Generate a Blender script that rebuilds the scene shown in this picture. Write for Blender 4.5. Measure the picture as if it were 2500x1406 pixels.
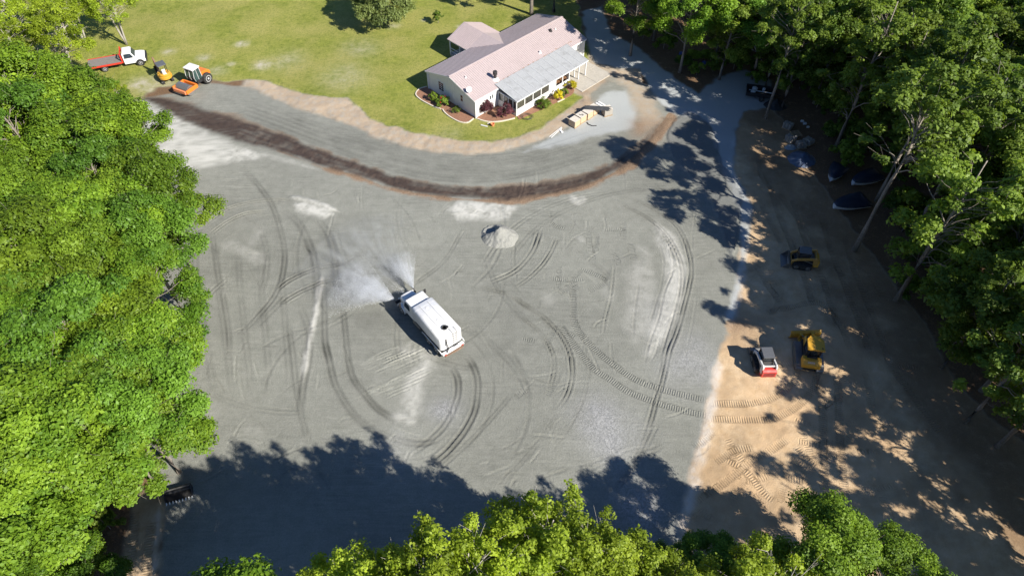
import bpy, bmesh, math, random
import numpy as np
from mathutils import Vector, Matrix, Euler

for o in list(bpy.data.objects):
    bpy.data.objects.remove(o)
scene = bpy.context.scene
COL = scene.collection
R = math.radians

# ------------------------------------------------------------------ camera
CAM_H, PITCH, FPX = 54.0, 49.5, 1720.0          # drone height, tilt below the horizon, focal length for a 2500 px wide frame
cam_d = bpy.data.cameras.new('camera')
cam_d.sensor_width = 36.0
cam_d.lens = FPX / 2500.0 * 36.0
cam_d.clip_start, cam_d.clip_end = 0.5, 2000.0
cam = bpy.data.objects.new('camera', cam_d)
COL.objects.link(cam)
cam.location = (0, 0, CAM_H)
cam.rotation_euler = (R(90 - PITCH), 0, 0)
scene.camera = cam

# ------------------------------------------------------------------ light
SUN_EL = 36.0
SHADOW_AZ = 144.0                                 # direction in which shadows fall (degrees from +x)
sun_dir = Vector((-math.cos(R(SHADOW_AZ)) * math.cos(R(SUN_EL)), -math.sin(R(SHADOW_AZ)) * math.cos(R(SUN_EL)), math.sin(R(SUN_EL))))
w = bpy.data.worlds.new('World')
scene.world = w
w.use_nodes = True
wn = w.node_tree
for n in list(wn.nodes):
    wn.nodes.remove(n)
sky = wn.nodes.new('ShaderNodeTexSky')
sky.sky_type = 'NISHITA'
sky.sun_disc = False
sky.sun_elevation = R(SUN_EL)
sky.sun_rotation = math.atan2(sun_dir.x, sun_dir.y)
sky.air_density, sky.dust_density, sky.ozone_density = 1.0, 0.1, 4.0
bg = wn.nodes.new('ShaderNodeBackground')
bg.inputs['Strength'].default_value = 0.056
wo = wn.nodes.new('ShaderNodeOutputWorld')
clear = wn.nodes.new('ShaderNodeMix')
clear.data_type, clear.blend_type = 'RGBA', 'MULTIPLY'
clear.inputs[0].default_value = 1.0
clear.inputs[7].default_value = (0.88, 0.96, 1.16, 1)      # deep clear-day blue
wn.links.new(sky.outputs[0], clear.inputs[6])
wn.links.new(clear.outputs[2], bg.inputs[0])
wn.links.new(bg.outputs[0], wo.inputs[0])
sl = bpy.data.lights.new('sun', 'SUN')
sl.energy = 4.6
sl.angle = R(0.53)
sl.color = (1.0, 0.945, 0.86)
so = bpy.data.objects.new('sun', sl)
COL.objects.link(so)
so.rotation_euler = sun_dir.to_track_quat('Z', 'Y').to_euler()
so.location = (60, -40, 80)

scene.view_settings.view_transform = 'Standard'
scene.view_settings.look = 'None'
scene.view_settings.gamma = 1.0
scene.view_settings.exposure = 0.85
scene.view_settings.use_curve_mapping = False
scene.render.engine = 'CYCLES'
scene.cycles.max_bounces = 8
scene.cycles.transparent_max_bounces = 12
scene.cycles.volume_bounces = 4
scene.cycles.volume_step_rate = 1.0

# ------------------------------------------------------------------ survey: photo pixel (2500 x 1406) + height -> place on the site
_sp, _cp = math.sin(R(PITCH)), math.cos(R(PITCH))
def S(px, py, z=0.0):
    u = 703.0 - py
    d = (px - 1250.0, _cp * FPX + _sp * u, -_sp * FPX + _cp * u)
    t = (z - CAM_H) / d[2]
    return Vector((d[0] * t, d[1] * t, z))

# ------------------------------------------------------------------ noise helpers
def vnoise(x, y, scale, seed):
    rs = np.random.RandomState(seed)
    N = 256
    lat = rs.rand(N, N)
    xs, ys = x / scale + 1000.0, y / scale + 1000.0
    xi, yi = np.floor(xs).astype(np.int64), np.floor(ys).astype(np.int64)
    fx, fy = xs - xi, ys - yi
    fx, fy = fx * fx * (3 - 2 * fx), fy * fy * (3 - 2 * fy)
    a, b = lat[xi % N, yi % N], lat[(xi + 1) % N, yi % N]
    c, d = lat[xi % N, (yi + 1) % N], lat[(xi + 1) % N, (yi + 1) % N]
    return (a * (1 - fx) + b * fx) * (1 - fy) + (c * (1 - fx) + d * fx) * fy - 0.5

def fbm(x, y, scale, seed, octaves=4):
    r, a = 0.0, 1.0
    for k in range(octaves):
        r = r + a * vnoise(x, y, scale / 2 ** k, seed + k)
        a *= 0.5
    return r

def sstep(a, b, v):
    t = np.clip((v - a) / (b - a), 0, 1)
    return t * t * (3 - 2 * t)

# ------------------------------------------------------------------ material helpers
MATS = {}
def nodes_of(name):
    m = bpy.data.materials.new(name)
    m.use_nodes = True
    nt = m.node_tree
    for n in list(nt.nodes):
        nt.nodes.remove(n)
    out = nt.nodes.new('ShaderNodeOutputMaterial')
    return m, nt, out

def mixc(nt, fac, a, b, mode='MIX'):
    n = nt.nodes.new('ShaderNodeMix')
    n.data_type = 'RGBA'
    n.blend_type = mode
    n.clamp_factor = True
    for sock, v in ((n.inputs[0], fac), (n.inputs[6], a), (n.inputs[7], b)):
        if isinstance(v, bpy.types.NodeSocket):
            nt.links.new(v, sock)
        elif isinstance(v, (int, float)):
            sock.default_value = v
        else:
            sock.default_value = (v[0], v[1], v[2], 1)
    return n.outputs[2]

def mth(nt, op, a, b=None, c=None):
    n = nt.nodes.new('ShaderNodeMath')
    n.operation = op
    for i, v in enumerate((a, b, c)):
        if v is None:
            continue
        if isinstance(v, bpy.types.NodeSocket):
            nt.links.new(v, n.inputs[i])
        else:
            n.inputs[i].default_value = v
    return n.outputs[0]

def noise(nt, vec, scale, detail=3, rough=0.55, dist=0.0):
    n = nt.nodes.new('ShaderNodeTexNoise')
    n.inputs['Scale'].default_value = scale
    n.inputs['Detail'].default_value = detail
    n.inputs['Roughness'].default_value = rough
    n.inputs['Distortion'].default_value = dist
    if vec is not None:
        nt.links.new(vec, n.inputs['Vector'])
    return n.outputs['Fac']

def ramp(nt, v, lo, hi):
    n = nt.nodes.new('ShaderNodeMapRange')
    n.inputs[1].default_value, n.inputs[2].default_value = lo, hi
    n.clamp = True
    nt.links.new(v, n.inputs[0])
    return n.outputs[0]

def paint(name, col, rough=0.5, metal=0.0, dirt=0.25, dirtcol=(0.20, 0.17, 0.13), bump=0.0, scale=2.5, coat=0.0, vary=0.12):
    """a surface colour with uneven tone, dust and wear"""
    if name in MATS:
        return MATS[name]
    m, nt, out = nodes_of(name)
    tc = nt.nodes.new('ShaderNodeTexCoord').outputs['Object']
    p = nt.nodes.new('ShaderNodeBsdfPrincipled')
    n1 = noise(nt, tc, scale, 5, 0.65)
    n2 = noise(nt, tc, scale * 7, 3, 0.6)
    dark = tuple(c * (1 - vary * 1.6) for c in col)
    light = tuple(min(1, c * (1 + vary)) for c in col)
    c = mixc(nt, ramp(nt, n2, 0.3, 0.7), dark, light)
    c = mixc(nt, mth(nt, 'MULTIPLY', ramp(nt, n1, 0.52, 0.78), dirt), c, dirtcol)
    nt.links.new(c, p.inputs['Base Color'])
    p.inputs['Roughness'].default_value = rough
    p.inputs['Metallic'].default_value = metal
    p.inputs['Coat Weight'].default_value = coat
    if bump:
        b = nt.nodes.new('ShaderNodeBump')
        b.inputs['Strength'].default_value = bump
        b.inputs['Distance'].default_value = 0.02
        nt.links.new(n2, b.inputs['Height'])
        nt.links.new(b.outputs[0], p.inputs['Normal'])
    nt.links.new(p.outputs[0], out.inputs[0])
    MATS[name] = m
    return m

def glass(name='dark_glass', col=(0.02, 0.025, 0.03), rough=0.06):
    if name in MATS:
        return MATS[name]
    m, nt, out = nodes_of(name)
    p = nt.nodes.new('ShaderNodeBsdfPrincipled')
    tc = nt.nodes.new('ShaderNodeTexCoord').outputs['Object']
    c = mixc(nt, ramp(nt, noise(nt, tc, 3, 3), 0.35, 0.7), col, tuple(x * 1.8 + 0.01 for x in col))
    nt.links.new(c, p.inputs['Base Color'])
    p.inputs['Roughness'].default_value = rough
    p.inputs['Specular IOR Level'].default_value = 0.8
    nt.links.new(p.outputs[0], out.inputs[0])
    MATS[name] = m
    return m

# ------------------------------------------------------------------ mesh helpers
def children(o):
    return [c for c in bpy.data.objects if c.parent == o]

def tag(o, label=None, cat=None, group=None, kind=None):
    if label: o['label'] = label
    if cat: o['category'] = cat
    if group: o['group'] = group
    if kind: o['kind'] = kind
    return o

def thing(name, label, cat, loc=(0, 0, 0), rz=0.0, group=None):
    o = bpy.data.objects.new(name, None)
    o.empty_display_size = 0.3
    COL.objects.link(o)
    o.location = loc
    o.rotation_euler = (0, 0, rz)
    return tag(o, label, cat, group)

def link_mesh(name, me, mat, parent=None):
    o = bpy.data.objects.new(name, me)
    COL.objects.link(o)
    if mat is not None and not me.materials:
        me.materials.append(mat)
    if parent is not None:
        o.parent = parent
    return o

def copy_tree(o, parent=None):
    c = o.copy()
    COL.objects.link(c)
    c.parent = parent
    for ch in children(o):
        copy_tree(ch, c)
    return c

class MB:
    """collects simple solids and turns them into one mesh object"""
    def __init__(self):
        self.v, self.f = [], []
    def add(self, vs, fs):
        k = len(self.v)
        self.v += [tuple(x) for x in vs]
        self.f += [tuple(i + k for i in f) for f in fs]
        return self
    def box(self, x0, x1, y0, y1, z0, z1, M=None):
        vs = [(x, y, z) for z in (z0, z1) for y in (y0, y1) for x in (x0, x1)]
        if M is not None:
            vs = [M @ Vector(q) for q in vs]
        return self.add(vs, [(0, 2, 3, 1), (4, 5, 7, 6), (0, 1, 5, 4), (2, 6, 7, 3), (0, 4, 6, 2), (1, 3, 7, 5)])
    def prism(self, poly, a, b, axis='y', M=None):
        """extrude a 2-D outline; axis y: outline in (x,z); axis x: outline in (y,z); axis z: outline in (x,y)"""
        def pt(p, t):
            q = {'y': (p[0], t, p[1]), 'x': (t, p[0], p[1]), 'z': (p[0], p[1], t)}[axis]
            return M @ Vector(q) if M is not None else q
        n = len(poly)
        vs = [pt(p, a) for p in poly] + [pt(p, b) for p in poly]
        fs = [tuple(range(n))[::-1], tuple(range(n, 2 * n))] + [(i, (i + 1) % n, n + (i + 1) % n, n + i) for i in range(n)]
        return self.add(vs, fs)
    def loft(self, rings, caps=True, closed=True):
        n = len(rings[0])
        vs = [p for r in rings for p in r]
        fs = []
        for k in range(len(rings) - 1):
            for i in range(n if closed else n - 1):
                j = (i + 1) % n
                fs.append((k * n + i, k * n + j, (k + 1) * n + j, (k + 1) * n + i))
        if caps:
            fs.append(tuple(range(n))[::-1])
            fs.append(tuple(range((len(rings) - 1) * n, len(rings) * n)))
        return self.add(vs, fs)
    def tube(self, pts, rad, n=8, caps=True):
        pts = [Vector(p) for p in pts]
        rads = rad if isinstance(rad, (list, tuple)) else [rad] * len(pts)
        rings = []
        up = Vector((0, 0, 1))
        for i, p in enumerate(pts):
            d = (pts[min(i + 1, len(pts) - 1)] - pts[max(i - 1, 0)]).normalized()
            s = d.cross(up)
            if s.length < 1e-3:
                s = d.cross(Vector((1, 0, 0)))
            s.normalize()
            t = s.cross(d)
            rings.append([p + (s * math.cos(2 * math.pi * k / n) + t * math.sin(2 * math.pi * k / n)) * rads[i] for k in range(n)])
        return self.loft(rings, caps)
    def cyl(self, p0, p1, r0, r1=None, n=14):
        return self.tube([p0, p1], [r0, r0 if r1 is None else r1], n)
    def lathe(self, c, axis, prof, n=20):
        """prof: list of (along axis, radius)"""
        c, a = Vector(c), Vector(axis).normalized()
        s = a.cross(Vector((0, 0, 1)))
        if s.length < 1e-3:
            s = Vector((1, 0, 0))
        s.normalize()
        t = s.cross(a)
        rings = [[c + a * h + (s * math.cos(2 * math.pi * k / n) + t * math.sin(2 * math.pi * k / n)) * r for k in range(n)] for h, r in prof]
        return self.loft(rings, True)
    def mesh(self, name, smooth=False):
        me = bpy.data.meshes.new(name)
        me.from_pydata(self.v, [], self.f)
        bm = bmesh.new()
        bm.from_mesh(me)
        bmesh.ops.recalc_face_normals(bm, faces=bm.faces)
        bm.to_mesh(me)
        bm.free()
        if smooth:
            me.polygons.foreach_set('use_smooth', [True] * len(me.polygons))
        return me
    def build(self, name, mat, parent=None, bevel=0.0, smooth=False, seg=2):
        o = link_mesh(name, self.mesh(name, smooth), mat, parent)
        if bevel:
            md = o.modifiers.new('bevel', 'BEVEL')
            md.width, md.segments, md.limit_method, md.angle_limit = bevel, seg, 'ANGLE', R(35)
            md.harden_normals = False
        return o

def rounded(x0, x1, y0, y1, r, n=4):
    """outline of a rounded rectangle"""
    p = []
    for cx, cy, a in ((x1 - r, y1 - r, 0), (x0 + r, y1 - r, 90), (x0 + r, y0 + r, 180), (x1 - r, y0 + r, 270)):
        for k in range(n + 1):
            q = R(a + 90.0 * k / n)
            p.append((cx + r * math.cos(q), cy + r * math.sin(q)))
    return p
# ================================================================== THE GROUND
def axis(segs):
    out = [segs[0][0]]
    for a, b, s in segs:
        n = max(1, int(round((b - a) / s)))
        out += list(a + (b - a) * (np.arange(n) + 1) / n)
    return np.array(out)
gx = axis([(-420, -120, 30), (-120, -60, 4), (-60, -34, 0.8), (-34, 44, 0.12), (44, 70, 0.6), (70, 130, 4), (130, 420, 30)])
gy = axis([(-200, 0, 20), (0, 15, 1.5), (15, 62, 0.12), (62, 106, 0.19), (106, 130, 1.5), (130, 250, 8), (250, 700, 40)])
NX, NY = len(gx), len(gy)
X, Y = np.meshgrid(gx, gy, indexing='ij')
XF, YF = X.ravel(), Y.ravel()

def world_poly(pts):
    return np.array([S(*p)[:2] for p in pts])

def signed(poly, x, y):
    """distance to an outline, positive inside"""
    d = np.full(x.shape, 1e18)
    inside = np.zeros(x.shape, bool)
    n = len(poly)
    for i in range(n):
        ax, ay = poly[i]
        bx, by = poly[(i + 1) % n]
        ex, ey = bx - ax, by - ay
        t = np.clip(((x - ax) * ex + (y - ay) * ey) / (ex * ex + ey * ey + 1e-12), 0, 1)
        d = np.minimum(d, (x - ax - t * ex) ** 2 + (y - ay - t * ey) ** 2)
        c = ((ay > y) != (by > y)) & (x < (bx - ax) * (y - ay) / (by - ay + 1e-12) + ax)
        inside ^= c
    d = np.sqrt(d)
    return np.where(inside, d, -d)

def catmull(pts, step=0.1):
    P = [np.array(S(*p)[:2]) for p in pts]
    P = [2 * P[0] - P[1]] + P + [2 * P[-1] - P[-2]]
    out = []
    for i in range(1, len(P) - 2):
        n = max(2, int(np.linalg.norm(P[i + 1] - P[i]) / step))
        for k in range(n):
            t = k / n
            out.append(0.5 * (2 * P[i] + (P[i + 1] - P[i - 1]) * t + (2 * P[i - 1] - 5 * P[i] + 4 * P[i + 1] - P[i + 2]) * t * t + (3 * P[i] - P[i - 1] - 3 * P[i + 1] + P[i + 2]) * t ** 3))
    out.append(P[-2])
    return np.array(out)

def along(path, reach):
    """nearest distance (signed, left positive) and run along a path for grid points within reach"""
    i0, i1 = np.searchsorted(gx, path[:, 0].min() - reach), np.searchsorted(gx, path[:, 0].max() + reach)
    j0, j1 = np.searchsorted(gy, path[:, 1].min() - reach), np.searchsorted(gy, path[:, 1].max() + reach)
    D = np.full((i1 - i0, j1 - j0), 1e9)
    SG, RUN = np.full_like(D, 1e3), np.zeros_like(D)
    run = 0.0
    for k in range(len(path) - 1):
        a, b = path[k], path[k + 1]
        e = b - a
        L = math.hypot(*e)
        if L < 1e-6:
            continue
        p0, p1 = np.searchsorted(gx, min(a[0], b[0]) - reach) - i0, np.searchsorted(gx, max(a[0], b[0]) + reach) - i0
        q0, q1 = np.searchsorted(gy, min(a[1], b[1]) - reach) - j0, np.searchsorted(gy, max(a[1], b[1]) + reach) - j0
        if p1 <= p0 or q1 <= q0:
            run += L
            continue
        xx, yy = X[i0 + p0:i0 + p1, j0 + q0:j0 + q1], Y[i0 + p0:i0 + p1, j0 + q0:j0 + q1]
        t = np.clip(((xx - a[0]) * e[0] + (yy - a[1]) * e[1]) / (L * L), 0, 1)
        dx, dy = xx - a[0] - t * e[0], yy - a[1] - t * e[1]
        d = np.sqrt(dx * dx + dy * dy)
        sub = D[p0:p1, q0:q1]
        m = d < sub
        sub[m] = d[m]
        SG[p0:p1, q0:q1][m] = (np.sign(e[0] * dy - e[1] * dx) * d)[m]
        RUN[p0:p1, q0:q1][m] = (run + t * L)[m]
        run += L
    return (slice(i0, i1), slice(j0, j1)), D, SG, RUN, run

wob = fbm(XF, YF, 5.0, 11, 4) * 1.6
wob2 = fbm(XF, YF, 1.3, 21, 4) * 0.9
def zone(pts, soft=0.35, warp=1.0, grow=0.0):
    sd = signed(world_poly(pts), XF, YF)
    return sstep(-soft, soft, sd + grow + (wob * 0.5 + wob2) * warp)

# outlines traced as places on the site
LAWN = [(-400, 330), (300, 262), (345, 236), (385, 214), (440, 203), (505, 192), (560, 204), (610, 196), (660, 200), (720, 222), (790, 236), (850, 238), (880, 268), (905, 292), (960, 308),
        (1010, 322), (1080, 334), (1140, 344), (1200, 348), (1260, 340), (1320, 312), (1370, 280), (1400, 258), (1424, 240), (1395, 222), (1390, 200), (1415, 140), (1436, 150), (1440, 122), (1424, 80), (1420, 40), (1400, -20), (1200, -260), (-400, -330)]
VERGE = [(590, 192), (660, 198), (720, 215), (800, 232), (870, 250), (900, 285), (960, 304), (1080, 330), (1200, 344), (1260, 336), (1320, 308), (1400, 255), (1428, 236), (1462, 262), (1440, 278), (1405, 298), (1370, 318),
         (1320, 342), (1260, 362), (1200, 374), (1150, 377), (1080, 372), (1020, 362), (960, 347), (900, 326), (850, 302), (790, 282), (720, 262), (660, 236), (615, 214)]
PALEFAN = [(300, 248), (360, 255), (430, 285), (500, 318), (560, 345), (650, 380), (580, 392), (500, 405), (440, 432), (360, 450), (330, 330)]
YARD = [(300, 262), (360, 240), (440, 225), (505, 200), (560, 208), (620, 215), (720, 262), (850, 302), (960, 347), (1080, 372), (1200, 374), (1320, 342), (1405, 298), (1440, 270), (1440, 230), (1500, 180), (1560, 200), (1660, 230),
        (1788, 325), (1778, 420), (1828, 510), (1816, 600), (1806, 700), (1782, 780), (1755, 870), (1742, 960), (1714, 1080), (1690, 1180), (1662, 1290), (1648, 1420), (1640, 1500), (370, 1500), (388, 1406), (398, 1232), (380, 1160), (330, 1000), (300, 700)]
DRIVE = [(1418, 28), (1470, 14), (1492, 82), (1560, 118), (1604, 160), (1660, 200), (1705, 230), (1760, 186), (1820, 172), (1880, 196), (1890, 262), (1820, 274), (1796, 322), (1790, 420), (1840, 505), (1826, 600), (1812, 690), (1790, 780),
         (1775, 780), (1796, 690), (1806, 600), (1800, 500), (1770, 430), (1730, 300), (1640, 280), (1600, 240), (1560, 170), (1500, 165), (1450, 150), (1432, 100)]
DIRT = [(1790, 320), (1830, 272), (1880, 262), (1925, 320), (1965, 410), (2015, 470), (2080, 560), (2140, 640), (2230, 760), (2310, 900), (2400, 1010), (2520, 1100), (2760, 1240), (2760, 1600), (1630, 1600), (1648, 1406),
        (1662, 1290), (1690, 1180), (1714, 1080), (1742, 960), (1755, 870), (1782, 780), (1806, 700), (1816, 600), (1828, 510), (1778, 420)]
LEFTDIRT = [(395, 1215), (330, 1190), (310, 1290), (285, 1420), (280, 1560), (380, 1560), (388, 1406), (398, 1260)]
FRESH_SHADE = [(1648, 290), (1680, 273), (1704, 284), (1738, 312), (1750, 356), (1762, 402), (1792, 440), (1818, 476), (1812, 500), (1806, 560), (1790, 640), (1770, 600), (1740, 500), (1690, 440), (1640, 380), (1630, 330)]  # dark gravel lobes, with tree shade also painted into their tone
BLUEPALE = [(1432, 270), (1480, 225), (1530, 220), (1555, 270), (1550, 310), (1500, 322), (1440, 335), (1390, 352), (1330, 362), (1280, 372), (1330, 345), (1385, 318)]
SANDPAD = [(1500, 175), (1560, 185), (1600, 240), (1615, 300), (1560, 320), (1556, 265), (1530, 215), (1495, 200)]

m_yard = zone(YARD, 0.3, 0.5)
m_lawn = zone(LAWN, 0.30, 0.55)
m_verge = zone(VERGE, 0.45, 0.6)
m_fan = zone(PALEFAN, 0.6, 0.8)
m_drive = zone(DRIVE, 0.35, 0.45)
m_dirt = zone(DIRT, 0.3, -0.5, 0.15)
m_ldirt = 0.8 * zone(LEFTDIRT, 0.3, 0.5)  # weight held below full, so the strip's shade is partly in its colour
m_fresh_shade = zone(FRESH_SHADE, 0.18, 0.35)
m_blue = zone(BLUEPALE, 0.5, 0.7)
m_pad = zone(SANDPAD, 0.8, 0.8)

H = np.zeros((NX, NY))
tone = np.zeros((NX, NY))
pale = np.zeros((NX, NY))
wet = np.zeros((NX, NY))
rust = np.zeros((NX, NY))
cleat = np.zeros((NX, NY))
cleat_run = np.zeros((NX, NY))

# the damp strip of stripped topsoil that sweeps round the road
strip = catmull([(335, 238), (385, 246), (430, 262), (500, 290), (600, 322), (700, 354), (780, 386), (850, 406), (900, 422), (950, 440), (1020, 456), (1100, 467), (1180, 472), (1260, 470), (1340, 459), (1420, 440), (1480, 416), (1530, 386), (1572, 350), (1602, 318), (1622, 290)], 0.5)
sl_, D, SG, RUN, LT = along(strip, 5)
f = RUN / LT
nz = (wob.reshape(NX, NY)[sl_] * 0.5 + wob2.reshape(NX, NY)[sl_] * 0.7)
half = np.interp(f, [0, 0.04, 0.10, 0.3, 0.45, 0.7, 0.85, 1.0], [0.2, 0.6, 1.6, 1.35, 0.95, 0.95, 0.7, 0.25])
streak = vnoise(RUN, SG * 9, 2.2, 5) * 0.8
wm = sstep(0.55, -0.45, np.abs(SG) - half + nz * 0.5 + streak * 0.3)
crumb = fbm(X[sl_], Y[sl_], 1.6, 15, 3) * 0.35
wet[sl_] = np.maximum(wet[sl_], np.clip(wm * (1.0 + 0.5 * streak + crumb) * np.interp(f, [0, .82, 1], [1, 1, .35]), 0, 1))
# rusty soil along its yard side (right of travel = SG negative)
rhalf = np.interp(f, [0, 0.3, 0.40, 0.5, 0.8, 1.0], [0.0, 0.05, 0.40, 0.45, 0.45, 0.7])
rm = sstep(0.30, -0.25, np.abs(SG + half + rhalf * 0.55) - rhalf + nz * 0.8 + streak * 0.3) * (rhalf > 0.05)
rust[sl_] = np.maximum(rust[sl_], rm)
rust[sl_] = np.maximum(rust[sl_], 0.55 * sstep(0.2, -0.3, np.abs(SG - half) - 0.35 + nz))
H[sl_] -= wm * 0.03

rng = np.random.RandomState(4)
def pale_streak(pts, half, amt=1.0, hgt=0.0, soft=0.25, ends=0.12):
    path = catmull(pts, 0.2)
    s, D, SG, RUN, LT = along(path, half + 1.5)
    f = RUN / LT
    hw = half * np.clip(np.minimum(f / ends, (1 - f) / ends), 0.15, 1)
    nz = wob2.reshape(NX, NY)[s] * 0.35
    m = sstep(soft, -soft, np.abs(SG) - hw + nz) * amt
    pale[s] = np.maximum(pale[s], m)
    if hgt:
        H[s] += m * hgt * np.clip(1 - (SG / (hw + 0.3)) ** 2, 0, 1)

pale_streak([(786, 664), (776, 730), (762, 800), (748, 866), (740, 930)], 0.26, 1.0, 0.08)
pale_streak([(708, 482), (745, 488), (790, 502), (828, 518)], 0.28, 1.0, 0.12)
pale_streak([(722, 500), (750, 510), (785, 518), (812, 522)], 0.75, 0.95, 0.05, 0.5)
pale_streak([(1602, 548), (1632, 590), (1648, 640), (1646, 700), (1624, 770), (1596, 830), (1582, 862)], 0.95, 0.9, 0.05, 0.7)
pale_streak([(1560, 640), (1566, 720), (1560, 790), (1552, 830)], 1.3, 0.45, 0, 0.9)
pale_streak([(1560, 600), (1580, 630), (1570, 660)], 0.5, 0.3, 0.02, 0.5)
pale_streak([(1100, 512), (1150, 512), (1200, 516), (1252, 508)], 1.5, 0.95, 0.03, 0.7)
pale_streak([(1395, 478), (1412, 490), (1424, 478)], 0.6, 0.8, 0.02, 0.5)
pale_streak([(1060, 870), (1030, 905), (1012, 940), (1005, 985), (1000, 1030)], 0.75, 0.75, 0.02, 0.7)
pale_streak([(980, 850), (1030, 868), (1062, 874)], 0.9, 0.5, 0, 0.8)
pale_streak([(960, 1016), (1000, 1022), (1010, 1036)], 0.35, 0.8, 0.03, 0.4)
pale_streak([(540, 595), (590, 612), (650, 640)], 0.7, 0.32, 0, 0.4)
pale_streak([(1408, 575), (1425, 590)], 0.3, 0.3, 0.03)
# pale crusher-run margin where the stone meets the dirt
pale_streak([(1752, 872), (1742, 940), (1736, 985), (1722, 1050), (1704, 1120), (1690, 1190), (1668, 1270), (1652, 1330)], 0.42, 0.62, 0.06, 0.4, 0.03)
pale_streak([(1822, 520), (1822, 580), (1812, 660), (1800, 740), (1782, 800)], 0.32, 0.6, 0.05, 0.3)
pale_streak([(620, 372), (700, 392), (780, 415)], 0.35, 0.35, 0.02)
pale_streak([(388, 1235), (382, 1320), (378, 1400)], 0.25, 0.6, 0.03)
for a in ((520, 985), (600, 1045), (470, 960), (640, 560), (1480, 700), (1330, 720)):
    pale_streak([a, (a[0] + rng.randint(-40, 40), a[1] + rng.randint(15, 45))], 0.5, 0.22, 0, 0.6)

def rut(pts, width=0.24, depth=0.035, dual=True, tint=-0.16, ridge=0.5, off=0.0):
    path = catmull(pts, 0.15)
    s, D, SG, RUN, LT = along(path, width * 4 + 0.5)
    f = RUN / LT
    fade = np.clip(np.minimum(f / 0.12, (1 - f) / 0.12), 0, 1) * (0.75 + 0.8 * vnoise(RUN, SG * 0 + off, 1.7, int(abs(pts[0][0])) % 97))
    for c in ((-width * 0.75, width * 0.75) if dual else (0.0,)):
        q = SG - c
        big = 1.0 if width >= 0.2 else 0.75
        depth_ = depth * 1.6 * big
        H[s] -= depth_ * fade * np.exp(-(q / (width * 0.5)) ** 2)
        H[s] += depth_ * ridge * fade * (np.exp(-((np.abs(q) - width * 0.85) / (width * 0.28)) ** 2))
        tone[s] += tint * 1.6 * big * fade * np.exp(-(q / (width * 0.7)) ** 2)

def cleats(pts, half=0.28, depth=0.03, tint=-0.07, amt=1.0):
    path = catmull(pts, 0.15)
    s, D, SG, RUN, LT = along(path, half + 0.5)
    f = RUN / LT
    fade = np.clip(np.minimum(f / 0.06, (1 - f) / 0.06), 0, 1)
    m = sstep(0.08, -0.06, np.abs(SG) - half) * fade
    H[s] -= depth * m * 0.6
    H[s] += depth * 0.5 * fade * np.exp(-((np.abs(SG) - half - 0.06) / 0.07) ** 2)
    tone[s] += tint * m * 1.3
    c, r = cleat[s], cleat_run[s]
    k = m * amt > c
    c[k] = (m * amt)[k]
    r[k] = RUN[k]

# the water truck's own loop
rut([(1099, 896), (1115, 924), (1116, 962), (1104, 1001), (1084, 1037), (1058, 1065), (1036, 1084), (1005, 1105)], 0.26, 0.05, tint=-0.24)
rut([(1130, 860), (1153, 893), (1164, 929), (1163, 968), (1156, 1006), (1135, 1047), (1110, 1080), (1084, 1108), (1040, 1140)], 0.26, 0.05, tint=-0.24)
rut([(1140, 819), (1174, 858), (1194, 893), (1204, 934), (1202, 980), (1189, 1021), (1169, 1057), (1130, 1100)], 0.16, 0.03, False, -0.14)
rut([(836, 750), (843, 827), (851, 893), (864, 929), (889, 962), (920, 996), (956, 1019), (977, 1030)], 0.24, 0.035, tint=-0.26)
rut([(784, 814), (800, 873), (815, 934), (843, 986), (879, 1027), (930, 1057), (994, 1078), (1050, 1078), (1090, 1055)], 0.26, 0.035, tint=-0.22)
rut([(502, 545), (554, 511), (611, 494), (668, 488), (712, 491)], 0.2, 0.05, ridge=1.0, tint=-0.05)
rut([(514, 571), (554, 542), (599, 522), (651, 515)], 0.2, 0.05, ridge=1.0, tint=-0.05)
rut([(690, 514), (725, 542), (747, 582), (764, 628), (771, 680), (770, 740)], 0.34, 0.025, tint=-0.24)
rut([(776, 537), (799, 571), (813, 616), (816, 656), (824, 713), (834, 750)], 0.34, 0.025, tint=-0.24)
rut([(590, 410), (628, 451), (662, 500), (682, 559), (693, 616), (688, 670), (668, 722), (622, 778), (570, 830)], 0.26, 0.03, tint=-0.20)
rut([(636, 566), (650, 616), (648, 670), (636, 715)], 0.26, 0.02, tint=-0.16)
rut([(673, 710), (702, 687), (739, 668), (782, 653), (847, 643)], 0.22, 0.05, tint=-0.22, ridge=1.0)
rut([(682, 743), (725, 716), (776, 693), (806, 684)], 0.22, 0.05, tint=-0.22, ridge=1.0)
rut([(620, 800), (660, 760), (700, 720)], 0.3, 0.02, tint=-0.18)
rut([(517, 571), (525, 642), (540, 713), (554, 798), (560, 880)], 0.24, 0.03, tint=-0.13)
rut([(483, 656), (490, 720), (500, 790)], 0.14, 0.03, False, -0.1)
rut([(730, 750), (750, 800), (752, 870), (738, 940), (728, 1030)], 0.3, 0.02, tint=-0.2)
rut([(700, 780), (712, 860), (722, 950), (740, 1040), (760, 1100)], 0.24, 0.02, tint=-0.12)
rut([(790, 690), (790, 760), (792, 830), (805, 890)], 0.26, 0.03, tint=-0.2)
rut([(1494, 466), (1557, 491), (1614, 522), (1656, 560), (1679, 611), (1686, 668), (1671, 739), (1651, 810), (1632, 860), (1617, 928), (1600, 980), (1586, 1027), (1560, 1090)], 0.2, 0.05, tint=-0.14, ridge=0.9)
rut([(1480, 480), (1540, 510), (1590, 540), (1630, 580), (1660, 640), (1664, 700), (1648, 770), (1630, 830), (1612, 890)], 0.2, 0.045, tint=-0.14, ridge=0.9)
rut([(1585, 545), (1614, 571), (1639, 616), (1642, 662), (1622, 713), (1608, 776), (1585, 838), (1572, 900)], 0.16, 0.05, False, -0.12, ridge=0.9)
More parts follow.
